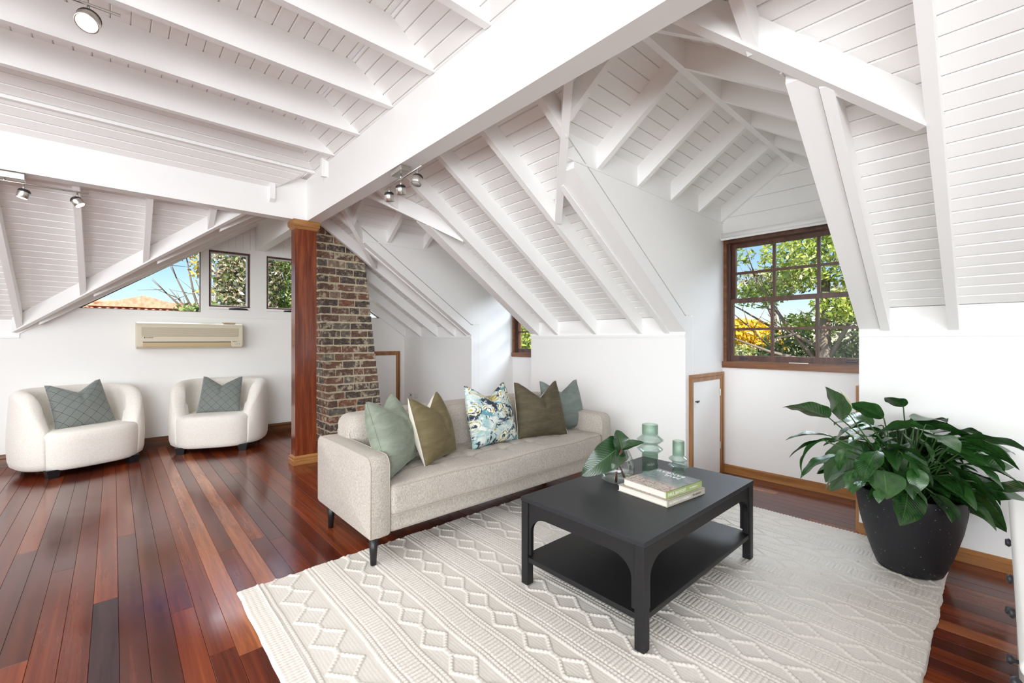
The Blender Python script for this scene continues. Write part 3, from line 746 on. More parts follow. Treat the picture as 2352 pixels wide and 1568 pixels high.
t = thing('brick_chimney', 'tapering recycled-brick chimney with cream mortar behind the timber post', 'chimney', (2.05, 5.25, 0))
CP = .0877
cxl = lambda z: 1.792 - .067 * z; cxr = lambda z: 2.437 - .108 * z; cy0 = lambda z: 4.975 + .018 * z; cy1 = lambda z: 5.50 - .01 * z
def loc(p): return (p[0] - 2.05, p[1] - 5.25, p[2])
zt = 2.62; e = .013
mb = MB(); pts = []
for z in (0, zt): pts += [loc((cxl(z) + e, cy0(z) + e, z)), loc((cxr(z) - e, cy0(z) + e, z)), loc((cxr(z) - e, cy1(z), z)), loc((cxl(z) + e, cy1(z), z))]
mb.hexa(pts); mb.build('mortar_core', M['mortar'], t)
brick_meshes = []
for k in range(8):
    bm = bmesh.new(); bmesh.ops.create_cube(bm, size=1); bmesh.ops.subdivide_edges(bm, edges=[ed for ed in bm.edges if abs(ed.verts[0].co.x - ed.verts[1].co.x) > .5], cuts=4, use_grid_fill=True)
    rr = random.Random(k + 3)
    for v in bm.verts:
        v.co.x += rr.uniform(-.012, .012) if abs(v.co.x) > .49 else 0; v.co.z += rr.uniform(-.06, .035) * (1 if v.co.z > 0 else -1); v.co.y += rr.uniform(-.02, .02)
    bmesh.ops.bevel(bm, geom=[ed for ed in bm.edges if ed.calc_face_angle(0) > .9], offset=.03, segments=1, affect='EDGES')
    me = bpy.data.meshes.new('brick'); bm.to_mesh(me); bm.free(); me.materials.append(M['brick']); brick_meshes.append(me)
for c in range(30):
    z = c * CP + CP / 2; 
    if z > zt - .03: break
    xl, xr, y0, y1 = cxl(z), cxr(z), cy0(z), cy1(z); h = CP - .018
    off = c % 2
    # front face, corner bricks shared with the left face
    x = xl; first = True
    while x < xr - .03:
        L = (.20 if off == 0 else .115) if first else rnd.choice((.205, .20, .19, .215, .12))
        if xr - (x + L) < .07: L = xr - x
        d = .10; objm('brick', rnd.choice(brick_meshes), t, loc((x + L / 2, y0 + d / 2, z)), (0, 0, rnd.uniform(-.012, .012)), (L - .016, d, h)); x += L; first = False
    y = y0 + .105; first = True
    while y < y1 - .03:
        L = (.118 if off == 0 else .228) if first else .232
        if y1 - (y + L) < .07: L = y1 - y
        objm('brick', rnd.choice(brick_meshes), t, loc((xl + .05, y + L / 2, z)), (0, 0, R(90) + rnd.uniform(-.012, .012)), (L - .012, .10, h)); y += L; first = False
    y = y0 + .11
    while y < y1 - .03:
        L = .232
        if y1 - (y + L) < .09: L = y1 - y
        objm('brick', rnd.choice(brick_meshes), t, loc((xr - .05, y + L / 2, z)), (0, 0, R(90)), (L - .012, .10, h)); y += L

def unproj(px, py, depth):
    """a point at the given distance along the view axis, for measuring only"""
    A = R(YAW); f = Vector((math.sin(A), math.cos(A), 0)); r_ = Vector((math.cos(A), -math.sin(A), 0))
    return Vector((0, 0, CAMH)) + (f + r_ * ((px - 1176) / 1010) + Vector((0, 0, 1)) * ((781 - py) / 1010)) * depth
# ================================================================ FIXTURES
def track(name, label, loc_, rz, length, canopy, heads, lit, drop=.075, big=False):
    """rail along local x, hanging below z=0; heads = (pos, tilt, turn)"""
    t = thing(name, label, 'light', loc_, rz)
    cx, cl, cw, chh = canopy
    rbox('canopy', (cx - cl / 2, -cw / 2, -chh), (cx + cl / 2, cw / 2, 0), .003, M['metal'], t, 1)
    MB().tube([(cx, 0, -chh), (cx, 0, -drop)], .006, 8).build('rail_bracket', M['metal'], t, True)
    MB().tube([(-length / 2, 0, -drop), (length / 2, 0, -drop)], .0065, 12).build('rail', M['metal'], t, True)
    for (px, tilt, turn) in heads:
        MB().tube([(px, 0, -drop), (px, 0, -drop - .055)], .0055, 8).build('stem', M['metal'], t, True)
        hd = MB().lathe([(.001, .026), (.020, .026), (.027, .018), (.0285, .014), (.0285, -.026), (.026, -.028), (.0245, -.024), (.001, -.024)], 24).build('spot_head', M['metal'], t, True)
        hd.location = (px, 0, -drop - .072); hd.rotation_euler = (tilt, 0, turn); hd.scale = (1.15, 1.15, 1.15) if not big else (1.5, 1.5, 1.3)  # big heads are enlarged so their shape takes in the lamp's bloom
        MB().lathe([(.001, .0275), (.0215, .0275), (.0285, .019), (.0292, .014), (.0292, .010)], 24).build('black_cap', M['blackmetal'], hd, True)
        MB().lathe([(.001, -.0265), (.0235, -.0265), (.0245, -.0245)], 24).build('lens', M['lamp'] if lit else M['lens'], hd, True)
        if lit:
            ld = bpy.data.lights.new('spot_lamp', 'SPOT'); ld.energy = 7; ld.spot_size = R(100); ld.spot_blend = .8; ld.color = (1, .9, .76); ld.shadow_soft_size = .02
            lo = bpy.data.objects.new('spot_lamp', ld); link(lo); lo.parent = hd; lo.location = (0, 0, -.032)
    return t
track('track_light', 'unlit three-spot brushed nickel rail under the long white beam', (1.445, 2.70, 2.363), R(87), .56, (.02, .16, .075, .036), [(-.22, R(20), R(20)), (.02, R(-15), R(40)), (.21, R(-12), R(30))], False, .07)
track('track_light', 'lit brushed nickel rail under the far crossbeam, above the tilted white board wall', (-.50, 4.60, 2.363), R(-1), .72, (-.06, .20, .075, .045), [(-.30, 0, 0), (.03, R(14), R(90)), (.30, R(-34), R(70))], True, .062)
track('track_light', 'lit nickel rail hung under the ceiling joists at the upper left', (-.255, 2.78, 2.775), R(-2), .56, (0, .16, .075, .036), [(-.20, R(-38), R(10)), (.17, R(-38), R(-12))], True, .05, True)
for i, (yy, sw) in enumerate(((6.11, 1), (5.945, 0))):
    t = thing('power_outlet', ('white power outlet with dark socket, left of two on the low wall behind the sofa', 'blank white wall plate, right of two on the low wall behind the sofa')[i], 'outlet', (XK - .001, yy, .35))
    rbox('cover_plate', (-.010, -.058, -.037), (0, .058, .037), .003, M['plastic'], t, 1)
    if sw:
        rbox('socket', (-.0125, -.03, -.012), (-.009, -.004, .016), .002, M['rubber'], t, 1)
        rbox('switch', (-.014, .012, -.006), (-.009, .024, .014), .002, M['plastic'], t, 1)
    else: rbox('data_port', (-.0115, -.012, -.008), (-.009, .012, .010), .001, M['trimwhite'], t, 1)

# air conditioner on the gable wall
t = thing('air_conditioner', 'wide yellowed wall air conditioner with beige grille under the gable windows', 'air conditioner', (.668, YG, 1.25))
w2 = .492
P = [(-.18, -.135), (-.20, -.12), (-.205, .10), (-.185, .135), (-.15, .148), (0, .15), (0, -.142), (-.12, -.142)]
mb = MB(); mb.prism([(-w2, y, z) for y, z in P], (2 * w2, 0, 0)); o = mb.build('casing', M['ac'], t)
b = o.modifiers.new('b', 'BEVEL'); b.width = .008; b.segments = 3; b.limit_method = 'ANGLE'
rbox('front_grille', (-w2 + .045, -.2085, -.008), (w2 - .05, -.2, .092), .003, M['ac_grill'], t, 1)
g = [o for o in t.children if o.name.startswith('front_grille')][0]
mb = MB()
for k in range(15): z = -.003 + k * .0064; mb.box((-w2 + .048, -.2115, z), (w2 - .053, -.2080, z + .003))
o = mb.build('grille_fins', M['ac'], g); o['kind'] = 'stuff'
rbox('louvre', (-w2 + .055, -.2045, -.122), (w2 - .125, -.196, -.078), .003, M['ac_vane'], t, 1)
rbox('louvre_slot', (-w2 + .055, -.2035, -.075), (w2 - .125, -.196, -.066), .001, M['rubber'], t, 1)
rbox('control_panel', (w2 - .115, -.2055, -.128), (w2 - .012, -.198, -.060), .003, M['ac'], t, 1)
for k in range(3): MB().tube([(w2 - .075 + k * .018, -.205, -.095), (w2 - .075 + k * .018, -.2075, -.095)], .0035, 8).build('indicator', M['rubber'], t)
rbox('remote_holder', (.30, -.17, .148), (.42, -.06, .160), .002, M['ac_vane'], t, 1)
def text_obj(txt, size, m, parent, loc_, rot, name='lettering', spacing=1.0, ext=.0003, sx=1.0, align='LEFT'):
    c = bpy.data.curves.new(name, 'FONT'); c.body = txt; c.size = size; c.extrude = ext; c.align_x = align; c.space_character = spacing; c.resolution_u = 2
    o = bpy.data.objects.new('tmp', c); link(o); bpy.context.view_layer.update()
    me = bpy.data.meshes.new_from_object(o.evaluated_get(bpy.context.evaluated_depsgraph_get())); bpy.data.objects.remove(o)
    me.materials.clear(); me.materials.append(m)
    r = objm(name, me, parent, loc_, rot, (sx, 1, 1)); r['kind'] = 'stuff'; return r
M['ink'] = mat('dark_ink', (.03, .03, .03), .6); M['inkwhite'] = mat('white_ink', (.86, .86, .84), .6)
text_obj('DAIKIN', .017, M['ink'], t, (-w2 + .082, -.2062, -.028), (R(90), 0, 0), spacing=1.05)
text_obj('INVERTER', .010, M['ink'], t, (w2 - .108, -.2066, -.072), (R(90), 0, 0))
MB().add([(-w2 + .066, -.2061, -.028), (-w2 + .072, -.2061, -.028), (-w2 + .078, -.2061, -.016), (-w2 + .066, -.2061, -.016)], [(0, 1, 2, 3)]).build('logo', M['ink'], t)

# roller blind over the near dormer window
t = thing('roller_blind', 'rolled-up white roller blind above the many-paned brown window', 'blind', (XR - .045, D1, 2.135))
MB().tube([(0, -HW + .012, 0), (0, HW - .012, 0)], .030, 24).build('roll', M['trimwhite'], t, True)
rbox('bottom_rail', (-.036, -HW + .014, -.040), (-.026, HW - .014, -.022), .002, M['trimwhite'], t, 1)
for s in (1, -1): MB().tube([(0, s * (HW - .012), 0), (0, s * (HW - .004), 0)], .034, 20).build('end_bracket', M['plastic'], t, True)
# paneless hidden twin of the far dormer has the same blind
t2 = thing('roller_blind', 'rolled-up white roller blind in the far dormer recess, mostly hidden by the roof slope', 'blind', (XR - .045, D2, 2.135))
MB().tube([(0, -HW2 + .012, 0), (0, HW2 - .012, 0)], .030, 20).build('roll', M['trimwhite'], t2, True)

# ================================================================ SOFA
t = thing('sofa', 'long oatmeal fabric sofa with tufted bench seat and black tapered legs', 'sofa', (2.02, 2.56, 0))
sx0, sx1 = -1.043, 1.047; sy0, sy1 = -.395, .39
def fab_box(name, a, b, r, parent, n, deform=None, m=None):
    c = [(a[i] + b[i]) / 2 for i in range(3)]; h = [(b[i] - a[i]) / 2 for i in range(3)]
    vs, fs = dense_box(h, r, n, deform); mb = MB(); mb.add([(x + c[0], y + c[1], z + c[2]) for x, y, z in vs], fs)
    return mb.build(name, m or M['linen'], parent, True)
def arm(s):
    x = sx0 if s < 0 else sx1 - .112
    def outline(ins):
        P = []; r = .055; y0, y1, z0, z1 = sy0 + ins, sy1 - ins, .165 + ins, .588 - ins
        P.append((y0, z0 + .01))
        for k in range(0, 9): a = k / 8 * math.pi / 2; P.append((y0 + r - r * math.cos(a), z1 - r + r * math.sin(a)))
        for k in range(1, 12): P.append((y0 + r + (y1 - y0 - 2 * r) * k / 12, z1 + .003 * math.sin(k / 12 * math.pi)))
        for k in range(0, 9): a = k / 8 * math.pi / 2; P.append((y1 - r + r * math.sin(a), z1 - r + r * math.cos(a)))
        P.append((y1, z0 + .01)); P.append((y1 - .01, z0)); P.append((y0 + .01, z0)); return P
    mb = MB(); secs = [(0, .007), (.003, .002), (.008, 0), (.056, -.002), (.104, 0), (.109, .002), (.112, .007)]; n = len(outline(0))
    for dx, ins in secs: mb.v += [(x + dx, y, z) for y, z in outline(ins)]
    for q in range(len(secs) - 1):
        for k in range(n): a = q * n + k; b = q * n + (k + 1) % n; mb.f.append((a, b, b + n, a + n))
    # slightly padded side panels
    for q, dx, sg in ((0, 0, -1), (len(secs) - 1, .112, 1)):
        c = len(mb.v); mb.v.append((x + dx + sg * .004, (sy0 + sy1) / 2, .37))
        for k in range(n): mb.f.append((q * n + k, q * n + (k + 1) % n, c))
    o = mb.build('armrest', M['linen'], t, True)
    for dx in (.0035, .1085):
        pts = [(x + dx, y, z) for y, z in outline(.001)][:-2]
        MB().tube(pts, .003, 6).build('piping', M['piping'], o, True)
arm(-1); arm(1)
fab_box('base_frame', (sx0 + .108, sy0 + .012, .168), (sx1 - .108, sy1 - .02, .285), .018, t, (60, 14, 6))
fab_box('back_frame', (sx0 + .06, sy1 - .10, .20), (sx1 - .06, sy1, .50), .02, t, (60, 6, 14))
ix0, ix1 = sx0 + .114, sx1 - .114; hx = (ix1 - ix0) / 2
tuft = [(-.84 + i * .28 + (.14 if j % 2 else 0), -.14 + j * .12) for j in range(4) for i in range(7)]
def seat_def(p):
    x, y, z = p
    if z > 0:
        k = 1.3 * (1 - (x / hx) ** 6) * (1 - (y / .32) ** 4)
        z += .012 * max(0, k)
        for tx, ty in tuft:
            d2 = ((x - tx) / .035) ** 2 + ((y - ty) / .03) ** 2
            if d2 < 9: z -= .022 * math.exp(-d2)
            # short pulled folds between buttons
            if abs(y - ty) < .010 and abs(x - tx) < .14: z -= .005
            if abs(x - tx) < .012 and abs(y - ty) < .12: z -= .005
    y -= .010 * math.sin((x / hx + 1) * 2.1) if y < 0 else 0
    if y < -.2: z += .004 * math.sin(x * 9)
    return Vector((x, y, z))
sc_ = fab_box('seat_cushion', (ix0, sy0 - .012, .262), (ix1, .26, .434), .030, t, (130, 44, 12), seat_def)
for zz in (.424, .270):
    pts = []
    for i in range(61):
        x = ix0 + .01 + (ix1 - ix0 - .02) * i / 60; xx = x - (ix0 + ix1) / 2
        pts.append((x, sy0 - .006 - .010 * math.sin((xx / hx + 1) * 2.1) , zz + .004 * math.sin(xx * 9)))
    MB().tube(pts, .0034, 6).build('piping', M['piping'], sc_, True)
def back_def(p):
    x, y, z = p
    if y < 0: y -= .03 * (1 - (x / hx) ** 4) * (1 - (z / .2) ** 2) - .015 
    y += .06 * (z / .4)
    x *= 1 + .022 * max(0, min(1, (z + .03) / .06)) * min(1, abs(x) / .8)
    z += .012 * (1 - (x / hx) ** 4) if z > 0 else 0
    return Vector((x, y, z))
bc = fab_box('back_cushion', (ix0 + .004, .085, .40), (ix1 - .004, .345, .722), .07, t, (100, 14, 24), back_def)
for yy in (-.118, .118):
    pts = []
    for i in range(41):
        a = i / 40
        if a < .12: f = a / .12; p = Vector((-hx + .012, yy, -.12 + f * .22))
        elif a > .88: f = (1 - a) / .12; p = Vector((hx - .012, yy, -.12 + f * .22))
        else: f = (a - .12) / .76; x = -hx + .03 + f * (2 * hx - .06); e_ = min(f, 1 - f); p = Vector((x, yy, .155 - .05 * max(0, 1 - e_ * 30) ** 2))
        q = back_def(p + Vector((0, 0, 0))); pts.append((q.x + (ix0 + ix1) / 2, q.y + .215 + (.018 if yy < 0 else -.018), q.z + .561 - .006))
    MB().tube(pts, .0034, 6).build('piping', M['piping'], bc, True)
for (x, y, sx, sy) in ((sx0 + .04, sy0 + .05, -1, -1), (sx1 - .04, sy0 + .05, 1, -1), (sx0 + .055, sy1 - .08, -1, 1), (sx1 - .055, sy1 - .08, 1, 1)):
    zf = .014 if y < 0 else 0
    MB().tube([(x - sx * .004, y - sy * .004, .172), (x + sx * .0, y, zf)], [.026, .0155], 18).build('leg', M['legblack'], t, True)

# ---- cushions
def pillow_mesh(name, s, T, chop, m, seed=0, m2=None, n=34, low=0, asym=0, slump=0):
    rr = random.Random(seed); vs = []; fs = []; uvs = []; mi = []
    ph = rr.uniform(0, 6)
    for side in (1, -1):
        base = len(vs)
        for j in range(n + 1):
            for i in range(n + 1):
                u = i / n * 2 - 1; v = j / n * 2 - 1
                x = u * (1 - .075 * (1 - v * v)); y = v * (1 - .065 * (1 - u * u))
                k = max(0., (1 - u * u) * (1 - v * v)) ** .5
                th = T * k * (1 + .05 * math.sin(5 * u + ph) * math.cos(4 * v))
                uc = u - asym
                vp = max(0, (v + .35) / 1.35)
                dip = chop * vp ** 2.0 * max(0, 1 - abs(uc) / .85) ** 1.15
                # crease running down from the chop
                cr = math.exp(-((uc - .10 * vp) / .09) ** 2) * vp ** 1.2
                th *= 1 - .42 * cr * (1 if side > 0 else .5)
                # folds radiating from the crease
                th += T * .055 * math.sin(18 * math.atan2(v - .35, uc * 1.2 + .001) + ph) * vp * (1 - abs(u)) * k
                z = y - dip; x2 = x * (1 - .10 * vp ** 2 * (chop / .45)) 
                z -= slump * (1 - abs(u)) * (1 if v < 0 else 0) * 0
                yy = -side * th
                vs.append((x2 * s / 2, yy, (z + 1) * s / 2)); uvs.append(((u + 1) / 2, (v + 1) / 2))
        for j in range(n):
            for i in range(n):
                a = base + j * (n + 1) + i; q = (a, a + 1, a + n + 2, a + n + 1)
                fs.append(q if side > 0 else q[::-1]); mi.append(0 if side > 0 else 1)
    me = bpy.data.meshes.new(name); me.from_pydata(vs, [], fs); me.materials.append(m); me.materials.append(m2 or m)
    ul = me.uv_layers.new(name='UVMap'); li = np.zeros(len(me.loops), dtype=np.int32); me.loops.foreach_get('vertex_index', li)
    ul.data.foreach_set('uv', np.array(uvs, dtype=np.float32)[li].ravel())
    me.polygons.foreach_set('material_index', mi)
    bm = bmesh.new(); bm.from_mesh(me); bmesh.ops.remove_doubles(bm, verts=bm.verts, dist=.0008); bm.to_mesh(me); bm.free(); me.shade_smooth(); return me
def pillow(label, x, y, z, yaw, lean, s, T, chop, m, m2=None, seed=0, asym=0, roll=0):
    t = thing('throw_pillow', label, 'pillow', (x, y, z), yaw)
    o = objm('cover', pillow_mesh('cover', s, T, chop, m, seed, m2, asym=asym), t, (0, 0, 0), (-lean, roll, 0))
    pts = []
    for i in range(33):
        u = i / 16 * 2 - 1 if i <= 16 else 1
        pts.append(u)
    # piped side seams
    for sg in (1, -1):
        P = []
        for j in range(25):
            v = j / 24 * 2 - 1; vp = max(0, (v + .35) / 1.35)
            P.append((sg * (1 - .075 * (1 - v * v)) * (1 - .10 * vp ** 2 * (chop / .45)) * s / 2, 0, (v + 1) * s / 2))
        MB().tube(P, .0022, 6).build('seam', m2 or m, o, True)
    return t
pillow('sage green velvet pillow at the left end of the oatmeal sofa', 1.285, 2.385, .432, R(43), R(19), .45, .115, .48, M['sage'], seed=1, asym=.05)
pillow('olive velvet pillow with cream back, second from the left on the sofa', 1.565, 2.40, .435, R(30), R(18), .43, .10, .50, M['olive'], M['cream'], seed=2)
pillow('teal, navy and mustard floral patterned pillow in the middle of the sofa', 2.07, 2.45, .436, R(3), R(17), .455, .10, .52, M['floral'], seed=3)
pillow('dark olive velvet pillow leaning in front of the blue-grey one on the sofa', 2.50, 2.39, .436, R(-17), R(18), .45, .10, .60, M['olive_dark'], M['cream'], seed=4, asym=.05)
pillow('blue-grey velvet pillow in the right corner of the sofa', 2.865, 2.475, .434, R(-15), R(16), .43, .095, .50, M['bluegrey'], seed=5)

# ================================================================ TUB ARMCHAIRS
def supere(a, hx_, hy_, n=2.6):
    c, s = math.cos(a), math.sin(a); return (math.copysign(abs(c) ** (2 / n), c) * hx_, math.copysign(abs(s) ** (2 / n), s) * hy_)
def armchair(label, x, y, rz):
    t = thing('tub_armchair', label, 'armchair', (x, y, 0), rz, 'cream tub armchairs along the far wall')
    hx_, hy_ = .46, .375; NS = 96; A0, A1 = R(-50), R(230)
    mb = MB(); sec = []
    def hgt(u): 
        w = max(0, (u - .52) / .48); return .755 - .02 * u * u - .335 * w ** 2.6
    Kn = None
    for i in range(NS + 1):
        f = i / NS; a = A0 + (A1 - A0) * f; u = abs(f * 2 - 1); px, py = supere(a, hx_, hy_)
        dx, dy = supere(a + .01, hx_, hy_); tx, ty = dx - px, dy - py; L = math.hypot(tx, ty) or 1; nx, ny = ty / L, -tx / L
        H = hgt(u); th = .135 - .03 * max(0, (u - .8) / .2); rr_ = th / 2
        S = [(-.075, .062), (-.035, .066), (-.012, .085), (.0, .13), (.006, .25), (.004, .4 if H > .5 else H * .8), (-.012, H - rr_)]
        S = [(o_, min(z_, H - rr_)) for o_, z_ in S]
        for k in range(1, 8): b_ = k / 8 * math.pi; S.append((-.012 - rr_ + rr_ * math.cos(b_), H - rr_ + rr_ * math.sin(b_)))
        S += [(-.012 - th, H - rr_), (-.155, max(.36, min(.5, H - rr_))), (-.175, .33)]
        Kn = len(S); mb.v += [(px + nx * o_, py + ny * o_, z_) for o_, z_ in S]
    for i in range(NS):
        for k in range(Kn - 1): a = i * Kn + k; mb.f.append((a, a + Kn, a + Kn + 1, a + 1))
        a = i * Kn; mb.f.append((a, a + Kn - 1, a + 2 * Kn - 1, a + Kn))
    mb.f.append(tuple(range(Kn))); mb.f.append(tuple(range(NS * Kn, NS * Kn + Kn))[::-1])
    mb.build('tub_back', M['boucle'], t, True)
    # seat block with bowed front
    out = []
    for i in range(64):
        a = 2 * math.pi * i / 64; X, Y = supere(a, .385, .375, 3.0); 
        Y = Y - .035 if Y < 0 else min(Y, .27); out.append((X * (1 if Y < 0 else .86), Y))
    prof = [(.80, .062), (.93, .062), (.968, .075), (.985, .11), (1.0, .22), (1.0, .32), (.99, .355), (.965, .378), (.92, .389), (.8, .394), (.5, .398), (.2, .40)]
    mb = MB()
    for f, z in prof: mb.v += [(X * f, Y * f, z + (0.004 if z > .35 else 0)) for X, Y in out]
    for r_ in range(len(prof) - 1):
        for i in range(64): a = r_ * 64 + i; b_ = r_ * 64 + (i + 1) % 64; mb.f.append((a, b_, b_ + 64, a + 64))
    mb.f.append(tuple(range(64))[::-1]); e_ = (len(prof) - 1) * 64; mb.f.append(tuple(range(e_, e_ + 64)))
    mb.build('seat', M['boucle'], t, True)
    for sx, sy in ((-1, -1), (1, -1), (-1, 1), (1, 1)):
        cx, cy = sx * .285, (sy * .24 if sy > 0 else -.30)
        MB().hexa([(cx - .032, cy - .032, 0), (cx + .032, cy - .032, 0), (cx + .032, cy + .032, 0), (cx - .032, cy + .032, 0), (cx - .046, cy - .046, .075), (cx + .046, cy - .046, .075), (cx + .046, cy + .046, .075), (cx - .046, cy + .046, .075)]).build('leg', M['legblack'], t)
    return t
armchair('cream boucle tub armchair nearer the left edge, turned towards the post', -.235, 5.90, R(20.5))
armchair('cream boucle tub armchair beside the timber post, turned to the left', .905, 5.93, R(-23))
def cushion2(label, x, y, z, yaw, lean, s, **k):
    return pillow(label, x, y, z, yaw, lean, s, .085, .46, M['geo'], **k)
cushion2('grey-green geometric cushion on the left tub armchair', -.185, 5.75, .395, R(24), R(24), .445, seed=8, roll=R(-4))
cushion2('grey-green geometric cushion on the tub armchair beside the post', .865, 5.81, .395, R(-20), R(22), .42, seed=9, roll=R(2))

# ================================================================ COFFEE TABLE
TX0, TX1, TY0, TY1, TZ = 1.478, 2.588, .892, 1.568, .437
t = thing('coffee_table', 'low black coffee table with arched aprons and a lower shelf', 'table', ((TX0 + TX1) / 2, (TY0 + TY1) / 2, .014))
cx, cy = (TX0 + TX1) / 2, (TY0 + TY1) / 2; hx2, hy2 = (TX1 - TX0) / 2, (TY1 - TY0) / 2; top = TZ - .014
rbox('table_top', (-hx2, -hy2, top - .022), (hx2, hy2, top), .0025, M['tabletop'], t, 2)
lw = .042
for sx in (-1, 1):
    for sy in (-1, 1):
        a = (sx * hx2 - (lw if sx > 0 else 0) - sx * .002, sy * hy2 - (lw if sy > 0 else 0) - sy * .002, 0)
        rbox('leg', a, (a[0] + lw, a[1] + lw, top - .023), .003, M['blacktable'], t, 2)
def apron(L, name='apron'):
    zt_, zb_ = top - .024, .15; h = .058; r = .078; w = .016; P = [(-L / 2, zb_), (-L / 2, zt_), (L / 2, zt_), (L / 2, zb_), (L / 2 - w, zb_)]
    x1 = L / 2 - w; za = zt_ - h
    P.append((x1, za - r))
    for k in range(1, 9): a = k / 8 * math.pi / 2; P.append((x1 - r * 1.25 * (1 - math.cos(a)), za - r + r * math.sin(a)))
    P += [(-x, z) for x, z in P[:3:-1]]
    return P
for (L, f) in ((2 * hx2 - 2 * lw - .006, lambda s, z: None),):
    pass
Lx, Ly = 2 * hx2 - 2 * lw - .006, 2 * hy2 - 2 * lw - .006
for sy in (-1, 1): MB().prism([(x, sy * (hy2 - .010), z) for x, z in apron(Lx)], (0, -sy * .018, 0)).build('apron', M['blacktable'], t)
for sx in (-1, 1): MB().prism([(sx * (hx2 - .010), x, z) for x, z in apron(Ly)], (-sx * .018, 0, 0)).build('apron', M['blacktable'], t)
rbox('shelf', (-hx2 + .008, -hy2 + .008, .112), (hx2 - .008, hy2 - .008, .136), .002, M['blacktable'], t, 1)

# ---- things on the table
def ribbed_vase(label, x, y, prof, rib, m_r, m_d, splits):
    t = thing('ribbed_vase', label, 'vase', (x, y, TZ + .0005), 0, 'sage glass vases on the coffee table')
    for (nm, pr_, ribbed) in splits:
        mb = MB().lathe(pr_, 128 if ribbed else 64, rib=32 if ribbed else 0, amp=.022); mb.build(nm, m_r if ribbed else m_d, t, True)
    return t
r = .043
ribbed_vase('tall sage glass vase with two flared rings, behind the books', 2.275, 1.335, None, 32, M['greenglass'], M['greyglass'], [
    ('ribbed_body', [(.002, .002), (r * .9, .002), (r, .008), (r, .118), (r - .003, .118), (r - .003, .012), (.002, .010)], True),
    ('flared_ring', [(r, .118), (.052, .124), (.071, .140), (.073, .144), (.068, .148), (.046, .164), (.044, .168), (.047, .172), (.073, .190), (.075, .194), (.071, .199), (.046, .220), (r, .226), (r - .003, .226), (.044, .219), (.069, .196), (.07, .193), (.044, .174), (.041, .168), (.044, .162), (.068, .144), (.05, .127), (r - .003, .120)], False),
    ('ribbed_neck', [(r, .226), (r, .280), (r - .0015, .282), (r - .003, .280), (r - .003, .226)], True)])
r = .032
ribbed_vase('small sage glass vase with two flared rings, on the right behind the books', 2.395, 1.225, None, 32, M['greenglass'], M['greyglass'], [
    ('ribbed_body', [(.002, .002), (r * .9, .002), (r, .006), (r, .030), (r - .003, .030), (r - .003, .010), (.002, .008)], True),
    ('flared_ring', [(r, .030), (.054, .043), (.056, .046), (.052, .050), (.036, .062), (.034, .066), (.037, .070), (.054, .082), (.056, .086), (.052, .090), (r, .104), (r - .003, .104), (.05, .087), (.052, .084), (.034, .070), (.031, .066), (.034, .060), (.05, .047), (.05, .044), (r - .003, .032)], False),
    ('ribbed_neck', [(r, .104), (r, .186), (r - .0015, .188), (r - .003, .186), (r - .003, .104)], True)])
t = thing('glass_vase', 'clear glass teardrop vase half full of water, holding two dark leaves', 'vase', (2.015, 1.385, TZ + .0005))
sk = lambda z: .0 + .034 * max(0, (z - .07) / .12) ** 1.3 * .74
sk2 = lambda z: sk(z)
prof = [(.002, .002), (.05, .002), (.074, .012), (.092, .035), (.099, .062), (.096, .09), (.083, .125), (.062, .16), (.042, .185), (.034, .196)]
inner = [(max(.001, a - .0025), b_ + (.006 if b_ < .01 else 0)) for a, b_ in prof][::-1]
MB().lathe(prof + [(.0335, .1985)] + [(a, min(b_, .1975)) for a, b_ in inner], 48, skew=sk2).build('bowl', M['vaseglass'], t, True)
MB().lathe([(.001, .011), (.05, .010), (.073, .018), (.0885, .037), (.0935, .050), (.0935, .0502), (.001, .0502)], 48).build('water', glassmat('water', (.93, .96, .93)), t, True)
def leaf_mesh(name, L, W, m, droop=.3, fold=.25, wav=.02, shape='lance', nu=10, nv=22, curl=0, twist=0, ph=0):
    vs = []; uvs = []
    for j in range(nv + 1):
        v = j / nv
        if shape == 'lance': w = (math.sin(math.pi * v ** .80)) ** .75 * (1 - .35 * v ** 3) if 0 < v < 1 else 0
        else: w = (math.sin(math.pi * (v * .93 + .07) ** .72)) ** .72 if v < 1 else 0
        if shape == 'heart': w = max(0, min(1, (1 - v) ** .62 * 1.35 * (min(1, (v + .02) / .14)) ** .5))
        ang = -droop * v ** 1.4
        for i in range(nu + 1):
            u = i / nu * 2 - 1; hw_ = w * W / 2
            x = u * hw_; z = abs(u) * hw_ * fold + wav * hw_ * math.sin(v * 15 + ph + u) * abs(u) ** 2
            back = 0
            if shape == 'heart': back = -.10 * L * (abs(u) ** 1.5) * max(0, 1 - v * 3.5)
            y = v * L + back
            # bend along an arc
            th = ang; yb = y * math.cos(th * .5) ; zb_ = y * math.sin(th * .5)
            ca, sa = math.cos(twist * v), math.sin(twist * v)
            vs.append((x * ca - z * sa, yb - z * math.sin(th), zb_ + z * ca + x * sa)); uvs.append(((u + 1) / 2, v))
    fs = [(j * (nu + 1) + i, j * (nu + 1) + i + 1, (j + 1) * (nu + 1) + i + 1, (j + 1) * (nu + 1) + i) for j in range(nv) for i in range(nu)]
    me = bpy.data.meshes.new(name); me.from_pydata(vs, [], fs); me.materials.append(m)
    ul = me.uv_layers.new(name='UVMap'); li = np.zeros(len(me.loops), dtype=np.int32); me.loops.foreach_get('vertex_index', li)
    ul.data.foreach_set('uv', np.array(uvs, dtype=np.float32)[li].ravel()); me.shade_smooth(); return me
